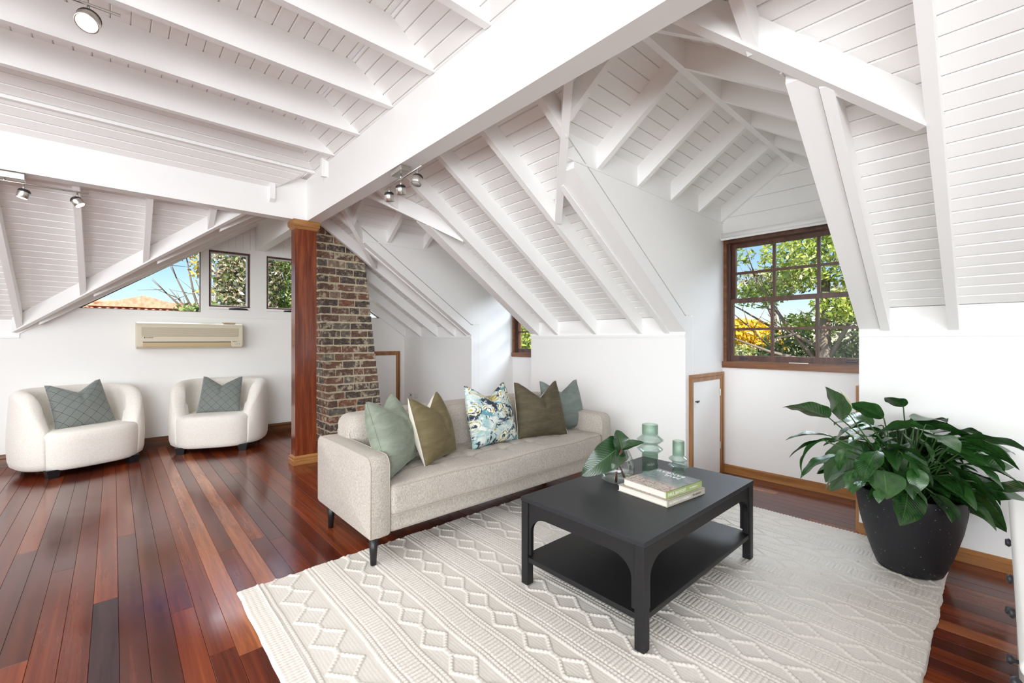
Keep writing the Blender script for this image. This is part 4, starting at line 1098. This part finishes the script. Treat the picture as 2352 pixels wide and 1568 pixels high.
def place_leaf(o, base, tip, roll=0.):
    """local +y points from base to tip; local +z leans up"""
    b = Vector(base); d = (Vector(tip) - b); L = d.length; y = d.normalized(); zz = Vector((0, 0, 1)) if abs(y.z) < .95 else Vector((.6, .3, .3))
    x = y.cross(zz).normalized(); z = x.cross(y); m_ = Matrix((x, y, z)).transposed().to_4x4()
    m_ = Matrix.Translation(b) @ m_ @ Matrix.Rotation(roll, 4, 'Y'); o.matrix_basis = m_; return L
for i, (lab, nodes, b_, tp, L, Wd, roll, fold) in enumerate((
    ('large drooping philodendron leaf in the clear vase, hanging to the left', [(2.03, 1.335, .452), (2.035, 1.385, .53), tuple(unproj(1420, 1032, 2.36))], tuple(unproj(1421, 1028, 2.36)), tuple(unproj(1342, 1088, 2.26)), 0, .15, R(-58), .16),
    ('upright glossy philodendron leaf in the clear vase, curled forward', [(1.955, 1.345, .452), (1.995, 1.365, .55), tuple(unproj(1428, 1030, 2.33))], tuple(unproj(1428, 1030, 2.33)), tuple(unproj(1419, 986, 2.36)), 0, .10, R(-8), .35),
    ('slender philodendron leaf in the clear vase, pointing right to the tall vase', [(1.965, 1.35, .455), (2.0, 1.37, .55), tuple(unproj(1431, 1031, 2.33))], tuple(unproj(1431, 1029, 2.33)), tuple(unproj(1478, 1012, 2.31)), 0, .06, R(35), .5),
    ('small curled philodendron leaf between the larger ones in the clear vase', [(2.02, 1.38, .50), (2.012, 1.395, .58), tuple(unproj(1412, 1034, 2.38))], tuple(unproj(1410, 1036, 2.38)), tuple(unproj(1416, 1008, 2.38)), 0, .045, R(-30), .9))):
    L = (Vector(tp) - Vector(b_)).length
    tt = thing('cut_leaf', lab, 'leaf', nodes[0])
    base0 = Vector(nodes[0])
    MB().tube([Vector(p) - base0 for p in nodes], [.006, .0055, .004], 8).build('stem', M['stem'], tt, True)
    o = objm('blade', leaf_mesh('blade', L, Wd, M['philo'], .5 if i == 0 else .25, fold, .05, 'heart'), tt); place_leaf(o, Vector(b_) - base0, Vector(tp) - base0, roll)

def book(label, x, y, z, rz, w, d, h, cover, spine_txts, top_fn=None):
    t = thing('book', label, 'book', (x, y, z), rz)
    c = .0022
    rbox('cover', (0, 0, 0), (w, d, c), .0006, cover, t, 1)
    rbox('cover', (0, 0, h - c), (w, d, h), .0006, cover, t, 1)
    rbox('spine', (0, 0, 0), (w, .0025, h), .0006, cover, t, 1)
    pg = mat('paper_pages', (.82, .79, .72), .9); N = NT(pg); wv = N.noise(N.coord(scale=(1, 1, 700)), 3, 1); N.base(N.ramp(wv, [(.4, (.66, .62, .54)), (.6, (.86, .83, .77))]))
    rbox('pages', (.005, .0025, c), (w - .005, d - .005, h - c), .0004, pg, t, 1)
    for (txt, size, xx, m, sx) in spine_txts: text_obj(txt, size, m, t, (xx, -.0002, h / 2 - size * .36), (R(90), 0, 0), sx=sx)
    if top_fn: top_fn(t)
    return t
M['book_beige'] = mat('beige_book_cloth', (.50, .47, .385), .7); M['book_green'] = mat('light_green_jacket', (.40, .47, .2), .35)
M['book_photo'] = m = mat('garden_photo_jacket', (.3, .3, .3), .22); N = NT(m); co = N.coord()
sx = N.n('ShaderNodeSeparateXYZ'); N.l(co, sx.inputs[0]); n1 = N.noise(co, 14, 5, .7, 1.2); n2 = N.noise(co, 60, 4, .7)
low = N.ramp(N.math('ADD', N.math('MULTIPLY', n2, .6), N.math('MULTIPLY', n1, .4)), [(.36, (.10, .10, .10)), (.45, (.3, .17, .15)), (.52, (.6, .5, .42)), (.6, (.24, .28, .18)), (.68, (.6, .58, .55))])
up = N.ramp(n1, [(.35, (.10, .125, .13)), (.6, (.20, .23, .235)), (.75, (.3, .33, .3))])
hl = N.math('ADD', N.math('MULTIPLY', sx.outputs[1], -9), N.math('ADD', 2.2, N.math('MULTIPLY', n1, 1.5)))
N.base(N.mix(N.ramp(N.math('SUBTRACT', N.math('ADD', sx.outputs[0], N.math('MULTIPLY', n1, .1)), .12), [(0, (1, 1, 1)), (.06, (0, 0, 0))]), up, low))
book('beige cloth book with white title panel, bottom of the pair on the coffee table', 1.866, 1.008, TZ + .0005, R(-6), .312, .288, .031, M['book_beige'],
     [('THE GARDEN AT STONEFIELDS', .0135, .012, M['inkwhite'], .92), ('PAUL BANGAY', .0125, .205, M['ink'], .88)])
def jacket(t):
    h = .034
    text_obj('PAUL', .040, M['inkwhite'], t, (.270, .215, h + .0002), (0, 0, R(180)), name='lettering', spacing=1.1)
    text_obj("BANGAY", .040, M['inkwhite'], t, (.275, .165, h + .0002), (0, 0, R(180)), name='lettering', spacing=1.1)
b2 = book('garden book with green spine and dark photo cover, on top of the beige one', 1.878, 1.020, TZ + .032, R(-6.5), .292, .252, .034, M['book_photo'],
     [('PAUL BANGAY', .0215, .014, M['inkwhite'], 1.0), ('THE GARDEN AT', .009, .185, M['inkwhite'], 1.0)], None)
for o in b2.children:
    if o.name.startswith('spine'): o.data.materials[0] = M['book_green']; o['label'] = 'light green spine'
text_obj('PAUL', .036, M['inkwhite'], b2, (.235, .075, .0343), (0, 0, R(90)), spacing=1.15)
text_obj('BANGAY', .036, M['inkwhite'], b2, (.275, .075, .0343), (0, 0, R(90)), spacing=1.15)

# ================================================================ RUG
t = thing('rug', 'large cream hand-woven rug with braided bands and raised diamonds', 'rug', (0, 0, 0))
RX0, RX1, RY0, RY1 = .432, 3.398, .172, 2.418
st_ = .0032; nx = int((RX1 - RX0) / st_); ny = int((RY1 - RY0) / st_)
X = np.linspace(RX0, RX1, nx); Y = np.linspace(RY0, RY1, ny); GX, GY = np.meshgrid(X, Y, indexing='ij')
rs = np.random.RandomState(4)
def sm(n, k):  # smooth random 1-D
    r_ = rs.rand(n // k + 3) * 2 - 1; return np.interp(np.arange(n) / k, np.arange(len(r_)), r_)
wob = (sm(ny, 70) * .004)[None, :] + (sm(ny, 22) * .0012)[None, :]
gx = GX + wob; gy = GY + (sm(nx, 60) * .003)[:, None]
Hh = np.full_like(GX, .0075)
def bumpf(u): return np.clip(1 - u * u, 0, 1) ** .5
def braid(c, w):
    d = (gx - c); m_ = np.abs(d) < w
    s_ = np.sign(d); q = (gy * 1 + np.abs(d) * .55) / .0155; f = q - np.floor(q) - .5
    hh = .0052 * bumpf(f * 1.9) * bumpf((np.abs(d) - w / 2) / (w * .52)) + .0008
    return np.where(m_, hh, 0)
def ladder(c, w):
    d = gx - c; m_ = np.abs(d) < w; q = gy / .0185; f = q - np.floor(q) - .5
    seg = (d + w) / (.0155); fs_ = seg - np.floor(seg) - .5
    hh = .0068 * bumpf(f * 2.05) * (.72 + .28 * bumpf(fs_ * 1.9)) * np.clip((w - np.abs(d)) / .006, 0, 1) ** .5
    return np.where(m_, hh, 0)
def flat(c, w, ph):
    d = gx - c; m_ = np.abs(d) < w; rib = .0006 * np.abs(np.sin(math.pi * gx / .013))
    P_ = .192; yy = (gy + ph) / P_; k = np.floor(yy); v_ = (yy - k - .5) * P_       # lozenge in each cell
    hwid = w * .80; hlen = P_ * .40
    e1 = np.abs(d) / hwid + np.abs(v_) / hlen
    Lr = math.hypot(hwid, hlen) / 2
    ring = np.abs(e1 - 1) * (hwid * hlen / math.hypot(hwid, hlen))
    s_ = (np.abs(d) * hwid - np.abs(v_) * hlen) / math.hypot(hwid, hlen)       # along the side
    ff = s_ / .0165; ff = ff - np.floor(ff) - .5
    bm_ = .0066 * bumpf(ring / .0085) * bumpf(ff * 1.85)
    tail = np.where((np.abs(v_) > hlen) & (np.abs(d) < .02), .005 * bumpf(d / .012) * bumpf(((v_ / .017) - np.floor(v_ / .017) - .5) * 1.9), 0)
    return np.where(m_, rib + np.maximum(bm_, tail), 0)
dd = GX - RX0
edge = np.where(dd < .088, .0062 * bumpf(((gy / .0165) - np.floor(gy / .0165) - .5) * 2) * (.65 + .35 * bumpf(((dd / .022) - np.floor(dd / .022) - .5) * 1.9)), 0)
Hh += edge
Hh += braid(.530, .017)
Hh += flat(.632, .082, .03)
per = .2875; x = .733; k = 0
while x < RX1:
    Hh += braid(x + .015, .0165) + ladder(x + .073, .040) + braid(x + .131, .0165) + flat(x + .2165, .069, .03 + .096 * (k + 1)); x += per; k += 1
# rolled edges
eg = np.minimum(np.minimum(GX - RX0, RX1 - GX), np.minimum(GY - RY0, RY1 - GY))
Hh *= np.clip(eg / .010, 0, 1) ** .45
Z = Hh + .001
PX = GX + (sm(ny, 24) * .003)[None, :] * np.clip(1 - np.minimum(GX - RX0, RX1 - GX) / .15, 0, 1); PY = GY + (sm(nx, 24) * .0045 + sm(nx, 6) * .0012)[:, None] * np.clip(1 - np.minimum(GY - RY0, RY1 - GY) / .15, 0, 1)
co3 = np.stack([PX, PY, Z], -1).reshape(-1, 3).astype(np.float32)
idx = np.arange(nx * ny).reshape(nx, ny)
quads = np.stack([idx[:-1, :-1], idx[1:, :-1], idx[1:, 1:], idx[:-1, 1:]], -1).reshape(-1, 4).astype(np.int32)
me = bpy.data.meshes.new('woven_pile'); me.vertices.add(len(co3)); me.vertices.foreach_set('co', co3.ravel())
me.loops.add(quads.size); me.loops.foreach_set('vertex_index', quads.ravel()); me.polygons.add(len(quads))
me.polygons.foreach_set('loop_start', np.arange(0, quads.size, 4, dtype=np.int32)); me.polygons.foreach_set('loop_total', np.full(len(quads), 4, dtype=np.int32))
me.update(); me.validate()
M['rug'] = m = mat('cream_wool', (.62, .58, .52), .95); N = NT(m)
n = N.noise(N.coord(), 380, 3, .7); N.base(N.ramp(n, [(.3, (.55, .51, .455)), (.7, (.72, .685, .63))])); N.bump(n, .35, .002); N.p.inputs['Sheen Weight'].default_value = .15
me.materials.append(M['rug']); me.shade_smooth()
o = objm('woven_pile', me, t); o['kind'] = 'stuff'

# ================================================================ POTTED PEACE LILY
PC = Vector((3.085, .31, .010))
t = thing('potted_plant', 'leafy peace lily in a charcoal speckled pot on the rug corner', 'plant', PC)
prof = [(.001, 0), (.118, 0), (.132, .006), (.150, .05), (.178, .14), (.203, .24), (.218, .33), (.223, .405), (.221, .410), (.214, .409), (.210, .395), (.2, .33), (.19, .33)]
MB().lathe(prof, 72).build('pot', M['pot'], t, True)
MB().lathe([(.205, .362), (.12, .368), (.001, .372)], 32).build('soil', M['soil'], t)
lr = random.Random(21)
LM = [leaf_mesh('leaf', 1, w_, M['lily'], dr, fo, .10, 'lance', 8, 18, twist=tw, ph=ph) for (w_, dr, fo, tw, ph) in
      ((.42, .5, .30, .1, 0), (.38, .8, .22, -.15, 1), (.46, .35, .28, .2, 2), (.36, 1.0, .35, -.1, 3), (.44, .6, .18, .0, 4), (.50, .4, .22, .15, 5), (.30, .7, .4, -.2, 6))]
def lily_leaf(base, tip, L=None, kind=None, roll=0., petiole=True, sc_w=1.):
    b = Vector(base); d = Vector(tip) - b; me_ = LM[kind if kind is not None else lr.randrange(len(LM))]
    o = objm('leaf', me_, t); Ld = place_leaf(o, b - PC, Vector(tip) - PC, roll)
    o.matrix_basis = o.matrix_basis @ Matrix.Diagonal((Ld * sc_w, Ld, Ld, 1))
    if petiole:
        foot = Vector((lr.uniform(-.06, .06), lr.uniform(-.06, .06), .36)); mid = foot.lerp(b - PC, .55) + Vector((0, 0, .05))
        MB().tube([foot, mid, b - PC, (b - PC) + d * .12], [.0045, .004, .003, .001], 6).build('petiole', M['petiole'], t, True)
U = unproj
# main leaves read from the photograph: (base px, tip px, depth base, depth tip, kind, width, roll)
for (bx, by, bd, tx, ty, td, kd, sw, ro) in (
    (1905, 960, 2.28, 1799, 912, 2.32, 0, 1.15, .5), (1935, 965, 2.15, 1912, 884, 2.2, 5, 1.5, -1.25), (2030, 960, 2.3, 1955, 915, 2.4, 4, 1.2, .9),
    (2075, 935, 2.4, 2033, 905, 2.4, 2, 1.3, .4), (2000, 1000, 2.15, 2108, 960, 2.15, 2, 1.1, -.5), (1990, 965, 2.1, 1902, 1003, 2.15, 5, 1.3, .3),
    (1905, 1000, 2.2, 1800, 990, 2.3, 0, .9, .1), (1925, 1010, 2.2, 1797, 1015, 2.3, 6, .9, .2), (1890, 1010, 2.2, 1800, 1056, 2.25, 3, .8, .4),
    (1925, 1045, 2.15, 1823, 1078, 2.2, 0, .9, .1), (1945, 1030, 2.1, 1915, 1077, 2.1, 4, .9, -.3), (1945, 1085, 2.1, 1878, 1110, 2.15, 6, 1.2, 0),
    (2015, 1035, 2.05, 1970, 1095, 2.0, 5, 1.1, .3), (2015, 1020, 2.1, 2130, 1030, 2.05, 4, 1.1, -.2), (2065, 1035, 2.05, 2126, 1092, 1.95, 5, 1.2, -.3),
    (2030, 1080, 2.05, 2038, 1138, 1.95, 5, 1.4, 0), (2110, 1005, 2.2, 2168, 1055, 2.1, 1, 1.3, -.4), (2110, 985, 2.3, 2167, 955, 2.35, 2, 1.2, .2),
    (2145, 995, 2.3, 2255, 978, 2.3, 0, 1.1, -.2), (2150, 1010, 2.2, 2230, 985, 2.1, 2, 1.3, .1), (2200, 1005, 2.1, 2385, 1010, 1.95, 4, 1.2, -.3),
    (2160, 1030, 2.2, 2300, 1025, 2.1, 0, 1.2, -.2), (2255, 1035, 2.15, 2330, 1072, 2.1, 3, .8, -.3), (2215, 1065, 2.1, 2362, 1085, 1.95, 6, 1.1, -.2),
    (2155, 1060, 2.1, 2248, 1125, 2.0, 1, 1.2, -.4), (2180, 1090, 2.1, 2262, 1152, 2.05, 3, 1.1, -.3), (2235, 1105, 2.05, 2315, 1145, 2.0, 6, 1.2, -.2),
    (2140, 1130, 2.0, 2222, 1182, 1.95, 4, 1.3, -.2), (2060, 1100, 2.0, 2150, 1140, 1.95, 1, .9, -.2), (1985, 1105, 2.0, 1950, 1125, 1.98, 0, 1.1, .2),
    (1960, 1080, 2.05, 1940, 1115, 2.0, 1, 1.0, .2), (2020, 1125, 1.98, 2018, 1150, 1.94, 4, 1.1, 0), (2105, 1075, 2.0, 2110, 1130, 1.95, 0, 1.2, -.1),
    (2060, 985, 2.15, 2110, 1030, 2.05, 2, 1.0, -.5), (1985, 1055, 2.05, 2030, 1100, 1.98, 1, 1.1, -.2), (2090, 1050, 2.05, 2160, 1110, 1.98, 0, 1.1, -.4)):
    lily_leaf(U(bx, by, bd), U(tx, ty, td), kind=kd, roll=ro, sc_w=sw * 1.45)
for k in range(80):
    a = lr.uniform(0, 2 * math.pi); rad = lr.uniform(.02, .26); z0 = lr.uniform(.40, .80 - rad * .5)
    b = PC + Vector((math.cos(a) * rad, math.sin(a) * rad, z0)); L = lr.uniform(.17, .27); el = lr.uniform(-.6, .35)
    tip = b + Vector((math.cos(a) * L, math.sin(a) * L, el * L))
    if tip.x > XK - .03: tip.x = XK - .03
    lily_leaf(b, tip, roll=lr.uniform(-.6, .6), sc_w=lr.uniform(1.2, 1.6))
o = objm('flower', leaf_mesh('flower', 1, .30, M['spathe'], .1, .8, .02, 'lance', 6, 12), t); b = U(1951, 952, 2.12); tp = U(1931, 890, 2.14)
Ld = place_leaf(o, b - PC, tp - PC, -1.3); o.matrix_basis = o.matrix_basis @ Matrix.Diagonal((Ld, Ld, Ld, 1)); o['label'] = 'single cream flower'
MB().tube([(0, 0, .36), (b - PC) * .6 + Vector((0, 0, .15)), b - PC], [.004, .0035, .003], 6).build('petiole', M['petiole'], t, True)

# ================================================================ SIDEBOARD AT THE RIGHT EDGE
t = thing('sideboard', 'white lacquered sideboard with dark round knobs at the right edge', 'sideboard', (1.9, -.24, 0))
SZ = .60; a0, a1 = -.645, .628
rbox('cabinet_top', (a0, -.20, SZ - .032), (a1, .212, SZ), .014, M['white_lacquer'], t, 4)
rbox('carcass', (a0 + .03, -.18, .06), (a1 - .03, .178, SZ - .032), .003, M['white_lacquer'], t, 1)
for k in range(2):
    xa = a0 + .035 + k * (a1 - a0 - .07) / 2; xb = xa + (a1 - a0 - .07) / 2 - .006
    for (za, z_b) in ((.40, SZ - .045), (.08, .39)):
        d = rbox('drawer', (xa, .178, za), (xb, .192, z_b), .003, M['white_lacquer'], t, 1)
        for q in (.2, .8):
            MB().tube([(xa + (xb - xa) * q, .192, (za + z_b) / 2), (xa + (xb - xa) * q, .204, (za + z_b) / 2), (xa + (xb - xa) * q, .212, (za + z_b) / 2), (xa + (xb - xa) * q, .222, (za + z_b) / 2)], [.006, .006, .015, .010], 14).build('knob', M['rubber'], d, True)
for sx in (a0 + .06, a1 - .06):
    for sy in (-.14, .15): MB().tube([(sx, sy, .062), (sx, sy, 0)], [.022, .016], 12).build('leg', M['white_lacquer'], t, True)

# ================================================================ OUTSIDE
def leafcloud(name, parent, m, blobs, n, size, seed, flat=.6):
    rg = np.random.RandomState(seed); V = []; 
    tot = sum(b[3] * b[4] * b[5] for b in blobs) ; allp = []
    for b in blobs:
        k = max(10, int(n * (b[3] * b[4] * b[5]) / tot)); d = rg.normal(size=(k, 3)); d /= np.linalg.norm(d, axis=1)[:, None]; r_ = rg.rand(k, 1) ** (flat * .55)
        allp.append(np.array(b[:3]) + d * r_ * np.array(b[3:6]))
    P_ = np.concatenate(allp); k = len(P_)
    a = rg.normal(size=(k, 3)); a /= np.linalg.norm(a, axis=1)[:, None]; c_ = rg.normal(size=(k, 3)); c_ = np.cross(a, c_); c_ /= np.linalg.norm(c_, axis=1)[:, None]
    s_ = size * (.6 + .8 * rg.rand(k, 1)); v0 = P_ - a * s_; v1 = P_ + c_ * s_ * .42; v2 = P_ + a * s_; v3 = P_ - c_ * s_ * .42
    vs = np.stack([v0, v1, v2, v3], 1).reshape(-1, 3).astype(np.float32); me = bpy.data.meshes.new(name); me.vertices.add(4 * k); me.vertices.foreach_set('co', vs.ravel())
    me.loops.add(4 * k); me.loops.foreach_set('vertex_index', np.arange(4 * k, dtype=np.int32)); me.polygons.add(k)
    me.polygons.foreach_set('loop_start', np.arange(0, 4 * k, 4, dtype=np.int32)); me.polygons.foreach_set('loop_total', np.full(k, 4, dtype=np.int32)); me.update(); me.materials.append(m)
    o = objm(name, me, parent); o['kind'] = 'stuff'; return o
def foliage(name, cols, tr=.4):
    m = bpy.data.materials.new(name); m.use_nodes = True; t_ = m.node_tree; t_.nodes.clear()
    g = t_.nodes.new('ShaderNodeNewGeometry'); rp = t_.nodes.new('ShaderNodeValToRGB'); e_ = rp.color_ramp.elements
    while len(e_) < len(cols): e_.new(.5)
    for i, c_ in enumerate(cols): e_[i].position = i / (len(cols) - 1); e_[i].color = (*c_, 1)
    t_.links.new(g.outputs['Random Per Island'], rp.inputs[0])
    d = t_.nodes.new('ShaderNodeBsdfDiffuse'); tl = t_.nodes.new('ShaderNodeBsdfTranslucent'); mx = t_.nodes.new('ShaderNodeMixShader'); mx.inputs[0].default_value = tr
    gl = t_.nodes.new('ShaderNodeBsdfGlossy'); gl.inputs['Roughness'].default_value = .35; m2 = t_.nodes.new('ShaderNodeMixShader'); m2.inputs[0].default_value = .07
    o = t_.nodes.new('ShaderNodeOutputMaterial')
    t_.links.new(rp.outputs[0], d.inputs[0]); t_.links.new(rp.outputs[0], tl.inputs[0]); t_.links.new(d.outputs[0], mx.inputs[1]); t_.links.new(tl.outputs[0], mx.inputs[2])
    t_.links.new(mx.outputs[0], m2.inputs[1]); t_.links.new(gl.outputs[0], m2.inputs[2]); t_.links.new(m2.outputs[0], o.inputs[0]); return m
F1 = foliage('bright_green_leaves', [(.09, .15, .02), (.36, .44, .06), (.72, .76, .18), (.2, .27, .04), (.5, .6, .1)])
F2 = foliage('dark_green_leaves', [(.03, .06, .015), (.10, .15, .03), (.2, .28, .06), (.45, .42, .2)], .25)
F3 = foliage('yellow_leaves', [(.75, .45, .02), (.85, .62, .04), (.6, .4, .03)], .3)
F4 = foliage('mixed_autumn_leaves', [(.05, .09, .02), (.2, .26, .05), (.7, .48, .34), (.10, .16, .10), (.8, .66, .5)], .3)
F5 = foliage('olive_leaves', [(.16, .2, .06), (.33, .38, .10), (.5, .5, .22)], .3)
BARK = mat('grey_bark', (.16, .12, .09), .9)
def tree(label, loc_, blobs, n, size, fm, branches, seed, flat=.6, cat='tree', name='tree'):
    t = thing(name, label, cat, loc_)
    if blobs: leafcloud('foliage', t, fm, blobs, n, size, seed, flat)
    rr = random.Random(seed)
    MB().tube([(0, 0, 0), (.05, .03, branches[0][2] * .5), branches[0]], [.16, .12, .07], 8).build('trunk', BARK, t, True)
    for p in branches[1:]:
        a = Vector(branches[0]) * rr.uniform(.65, .95); b = Vector(p); q = a.lerp(b, .5) + Vector((rr.uniform(-.2, .2), rr.uniform(-.2, .2), rr.uniform(-.1, .3)))
        MB().tube([a, q, b], [.045, .03, .008], 6).build('branch', BARK, t, True)
        for _ in range(3):
            c_ = q.lerp(b, rr.random()); e_ = c_ + Vector((rr.uniform(-.7, .7), rr.uniform(-.7, .7), rr.uniform(-.1, .7))); MB().tube([c_, e_], [.014, .003], 5).build('twig', BARK, t, True)
    return t
GZ = -3.2
gr = MB().box((-40, -10, GZ - .2), (60, 60, GZ)).build('ground', mat('garden_ground', (.08, .11, .04), .95)); gr['kind'] = 'structure'
# beyond the near dormer window (looking along +x)
tree('broad bright green tree filling the upper panes of the many-paned window', (9.6, 2.1, GZ),
     [(-.3, .1, 5.9, .8, .9, .6), (0, -.9, 6.3, .9, .9, .8), (.2, 1.15, 5.35, .5, .6, .3), (-.2, -.7, 5.0, .8, .9, .35), (.3, -1.8, 5.6, .8, .8, .8), (.1, .3, 6.7, .7, .6, .4), (.2, 1.6, 6.15, .3, .4, .2), (.3, .4, 4.75, .5, .5, .2)], 15000, .05, F1, [(0, 0, 5.5), (-.4, 1.2, 5.9), (.1, -1.2, 6.2), (-.3, 1.9, 4.6), (.2, -2.0, 5.2), (-.2, .9, 4.4)], 1, .75)
tree('dark leafy tree behind the lower middle panes of the many-paned window', (11.5, 2.75, GZ),
     [(0, .2, 3.7, 1.1, 1.0, 1.2), (0, -1.2, 3.6, 1.1, 1.1, 1.1), (.3, -2.2, 3.9, 1.0, 1.1, 1.2)], 14000, .06, F2, [(0, 0, 4.2), (0, .9, 5.0), (.2, -1.4, 5.0), (0, 1.4, 4.8)], 2, .7)
tree('golden yellow tree in the left lower panes of the many-paned window', (24, 8.9, GZ), [(0, 0, 4.75, 2.0, 1.6, .75), (-.5, -1.2, 4.3, 1.5, 1.2, .7), (0, 1.2, 4.6, 1.5, 1.2, .6)], 7000, .13, F3, [(0, 0, 4.2), (.2, 1, 4.8)], 3, .8)
tree('olive green bush below the yellow tree in the many-paned window', (14.5, 5.35, GZ), [(0, 0, 3.2, 1.2, 1.3, 1.1), (0, -1.3, 2.9, 1.2, 1.1, 1.0), (.3, 1.2, 3.0, 1.0, 1.2, 1.1)], 9000, .08, F5, [(0, 0, 3.0), (.3, .8, 3.9), (-.2, -.9, 3.8)], 4, .8, 'bush', 'bush')
tree('sunlit bush with long leaves in the lower right panes of the many-paned window', (7.6, 1.55, GZ), [(0, 0, 3.55, .55, .7, .55), (.2, -.6, 3.3, .6, .6, .6), (.1, .6, 3.1, .5, .6, .5)], 3500, .065, F1, [(0, 0, 3.2), (.1, .4, 3.8)], 5, .85, 'bush', 'bush')
tree('pale spreading tree far behind the upper panes of the many-paned window', (17, 5.2, GZ), [(0, 0, 6.4, 1.5, 1.6, .5), (.5, -2.5, 5.4, 1.6, 1.4, 1.2), (.2, -4.2, 4.8, 1.6, 1.4, 1.6)], 6500, .10, F4, [(0, 0, 5.4), (0, 2.2, 6.2), (0, -2, 6.4), (.2, 1.2, 6.9), (.1, -3.5, 5.5)], 6, .9)
tree('bright lime bush behind the small far dormer window', (9.5, 10.6, GZ), [(0, 0, 4.2, 1.2, 1.3, 1.1), (0, -1.1, 4.2, 1, 1, .9), (0, 1.0, 4.9, .9, .9, .6)], 7000, .085, F1, [(0, 0, 4.2), (0, .6, 5.2)], 7, .8, 'bush', 'bush')
# beyond the gable windows (looking along +y)
tree('dark green bush at the foot of the triangular window', (.08, 10.5, GZ), [(0, 0, 4.72, .38, .3, .20), (.18, 0, 4.58, .3, .3, .2)], 900, .05, F2, [(0, 0, 4.6), (.2, 0, 4.9)], 8, .9, 'bush', 'bush')
tree('dark green bush in the right corner of the triangular window', (1.12, 10.5, GZ), [(0, 0, 4.75, .42, .35, .36), (-.28, 0, 4.6, .3, .3, .2), (.25, 0, 4.9, .3, .3, .3)], 1900, .05, F2, [(0, 0, 4.7), (.1, 0, 5.2)], 9, .9, 'bush', 'bush')
tree('bare-branched tree with orange leaves in the triangular window', (2.0, 16, GZ), [(-.35, 0, 7.0, .45, .4, .4), (-.1, 0, 6.5, .3, .3, .4), (.1, 0, 5.9, .3, .3, .5)], 260, .08, foliage('orange_leaves', [(.6, .3, .03), (.7, .45, .06), (.4, .45, .08)], .3), [(.3, 0, 5.2), (-.9, 0, 6.8), (-.5, .1, 7.4), (-.2, 0, 6.2), (-1.2, 0, 6.1), (.3, 0, 7.6), (-.8, .2, 5.9)], 10, .9)
tree('mottled tree with pinkish gaps behind the first opening gable window', (2.65, 13.4, GZ), [(0, 0, 5.6, .8, .6, .9), (-.25, 0, 6.3, .6, .6, .7), (.5, 0, 6.5, .7, .6, .8), (.1, 0, 4.9, .85, .6, .7)], 8500, .065, F4, [(0, 0, 5.4), (.5, 0, 6.8), (-.6, 0, 6.6), (.7, 0, 5.8)], 11, .8)
tree('deep green tree high behind the first opening gable window', (3.4, 16.8, GZ), [(0, 0, 6.3, 1.0, .8, 1.2), (0, 0, 4.9, 1.1, .9, .8)], 6000, .10, F2, [(0, 0, 6.0), (.8, 0, 6.8)], 12, .8)
tree('yellow-green tree with a forked branch behind the window beside the post', (4.35, 13.8, GZ), [(0, .8, 5.6, 1.2, .6, 1.1), (.3, .8, 4.7, 1.2, .6, .7), (-.5, .9, 4.8, .9, .6, .8)], 9000, .07, F1, [(.25, -.3, 5.0), (.9, -.3, 6.2), (-.5, -.3, 5.7), (.5, -.3, 4.4)], 13, .85)
tree('dark-leaved tree at the top of the window beside the post', (4.2, 12.6, GZ), [(0, 0, 6.4, 1.1, .6, .45), (-.55, 0, 5.8, .35, .4, .7)], 2600, .06, F2, [(.2, 0, 5.9), (-.4, 0, 6.4)], 14, .85)
# terracotta roof across the street
t = thing('neighbour_house', 'neighbouring house with a terracotta tiled roof seen in the triangular window', 'house', (1.05, 24, GZ + .35))
MB().box((-5.5, .6, -.3), (4.2, 6, 4.3)).build('wall', mat('rendered_wall', (.55, .45, .38), .9), t)
tl = mat('terracotta_tiles', (.62, .30, .19), .8); N = NT(tl); N.base(N.ramp(N.noise(N.coord(), 7, 4), [(.3, (.5, .22, .13)), (.7, (.74, .42, .28))]))
n1, n2 = 300, 60; vs = []
for i in range(n1 + 1):
    for j in range(n2 + 1):
        u = i / n1; v = j / n2; x = -6 + 10.6 * u; yy = 0 + 2.9 * v; row = v * 16
        vs.append((x, yy, 4.2 + 1.55 * v + .045 * math.sin(x * 2 * math.pi / .26) - .05 * (row - math.floor(row))))
mb = MB(); mb.add(vs, [(i * (n2 + 1) + j, (i + 1) * (n2 + 1) + j, (i + 1) * (n2 + 1) + j + 1, i * (n2 + 1) + j + 1) for i in range(n1) for j in range(n2)])
o = mb.build('roof_tiles', tl, t, False, False); o['kind'] = 'stuff'
MB().prism([(-1.9, 2.3, 5.55), (1.9, 2.3, 5.55), (.0, 2.3, 6.1)], (0, 2.5, 0)).build('roof_gablet', tl, t)
MB().tube([(-6, 2.9, 5.78), (4.6, 2.9, 5.78)], .10, 10).build('ridge_cap', tl, t, True)
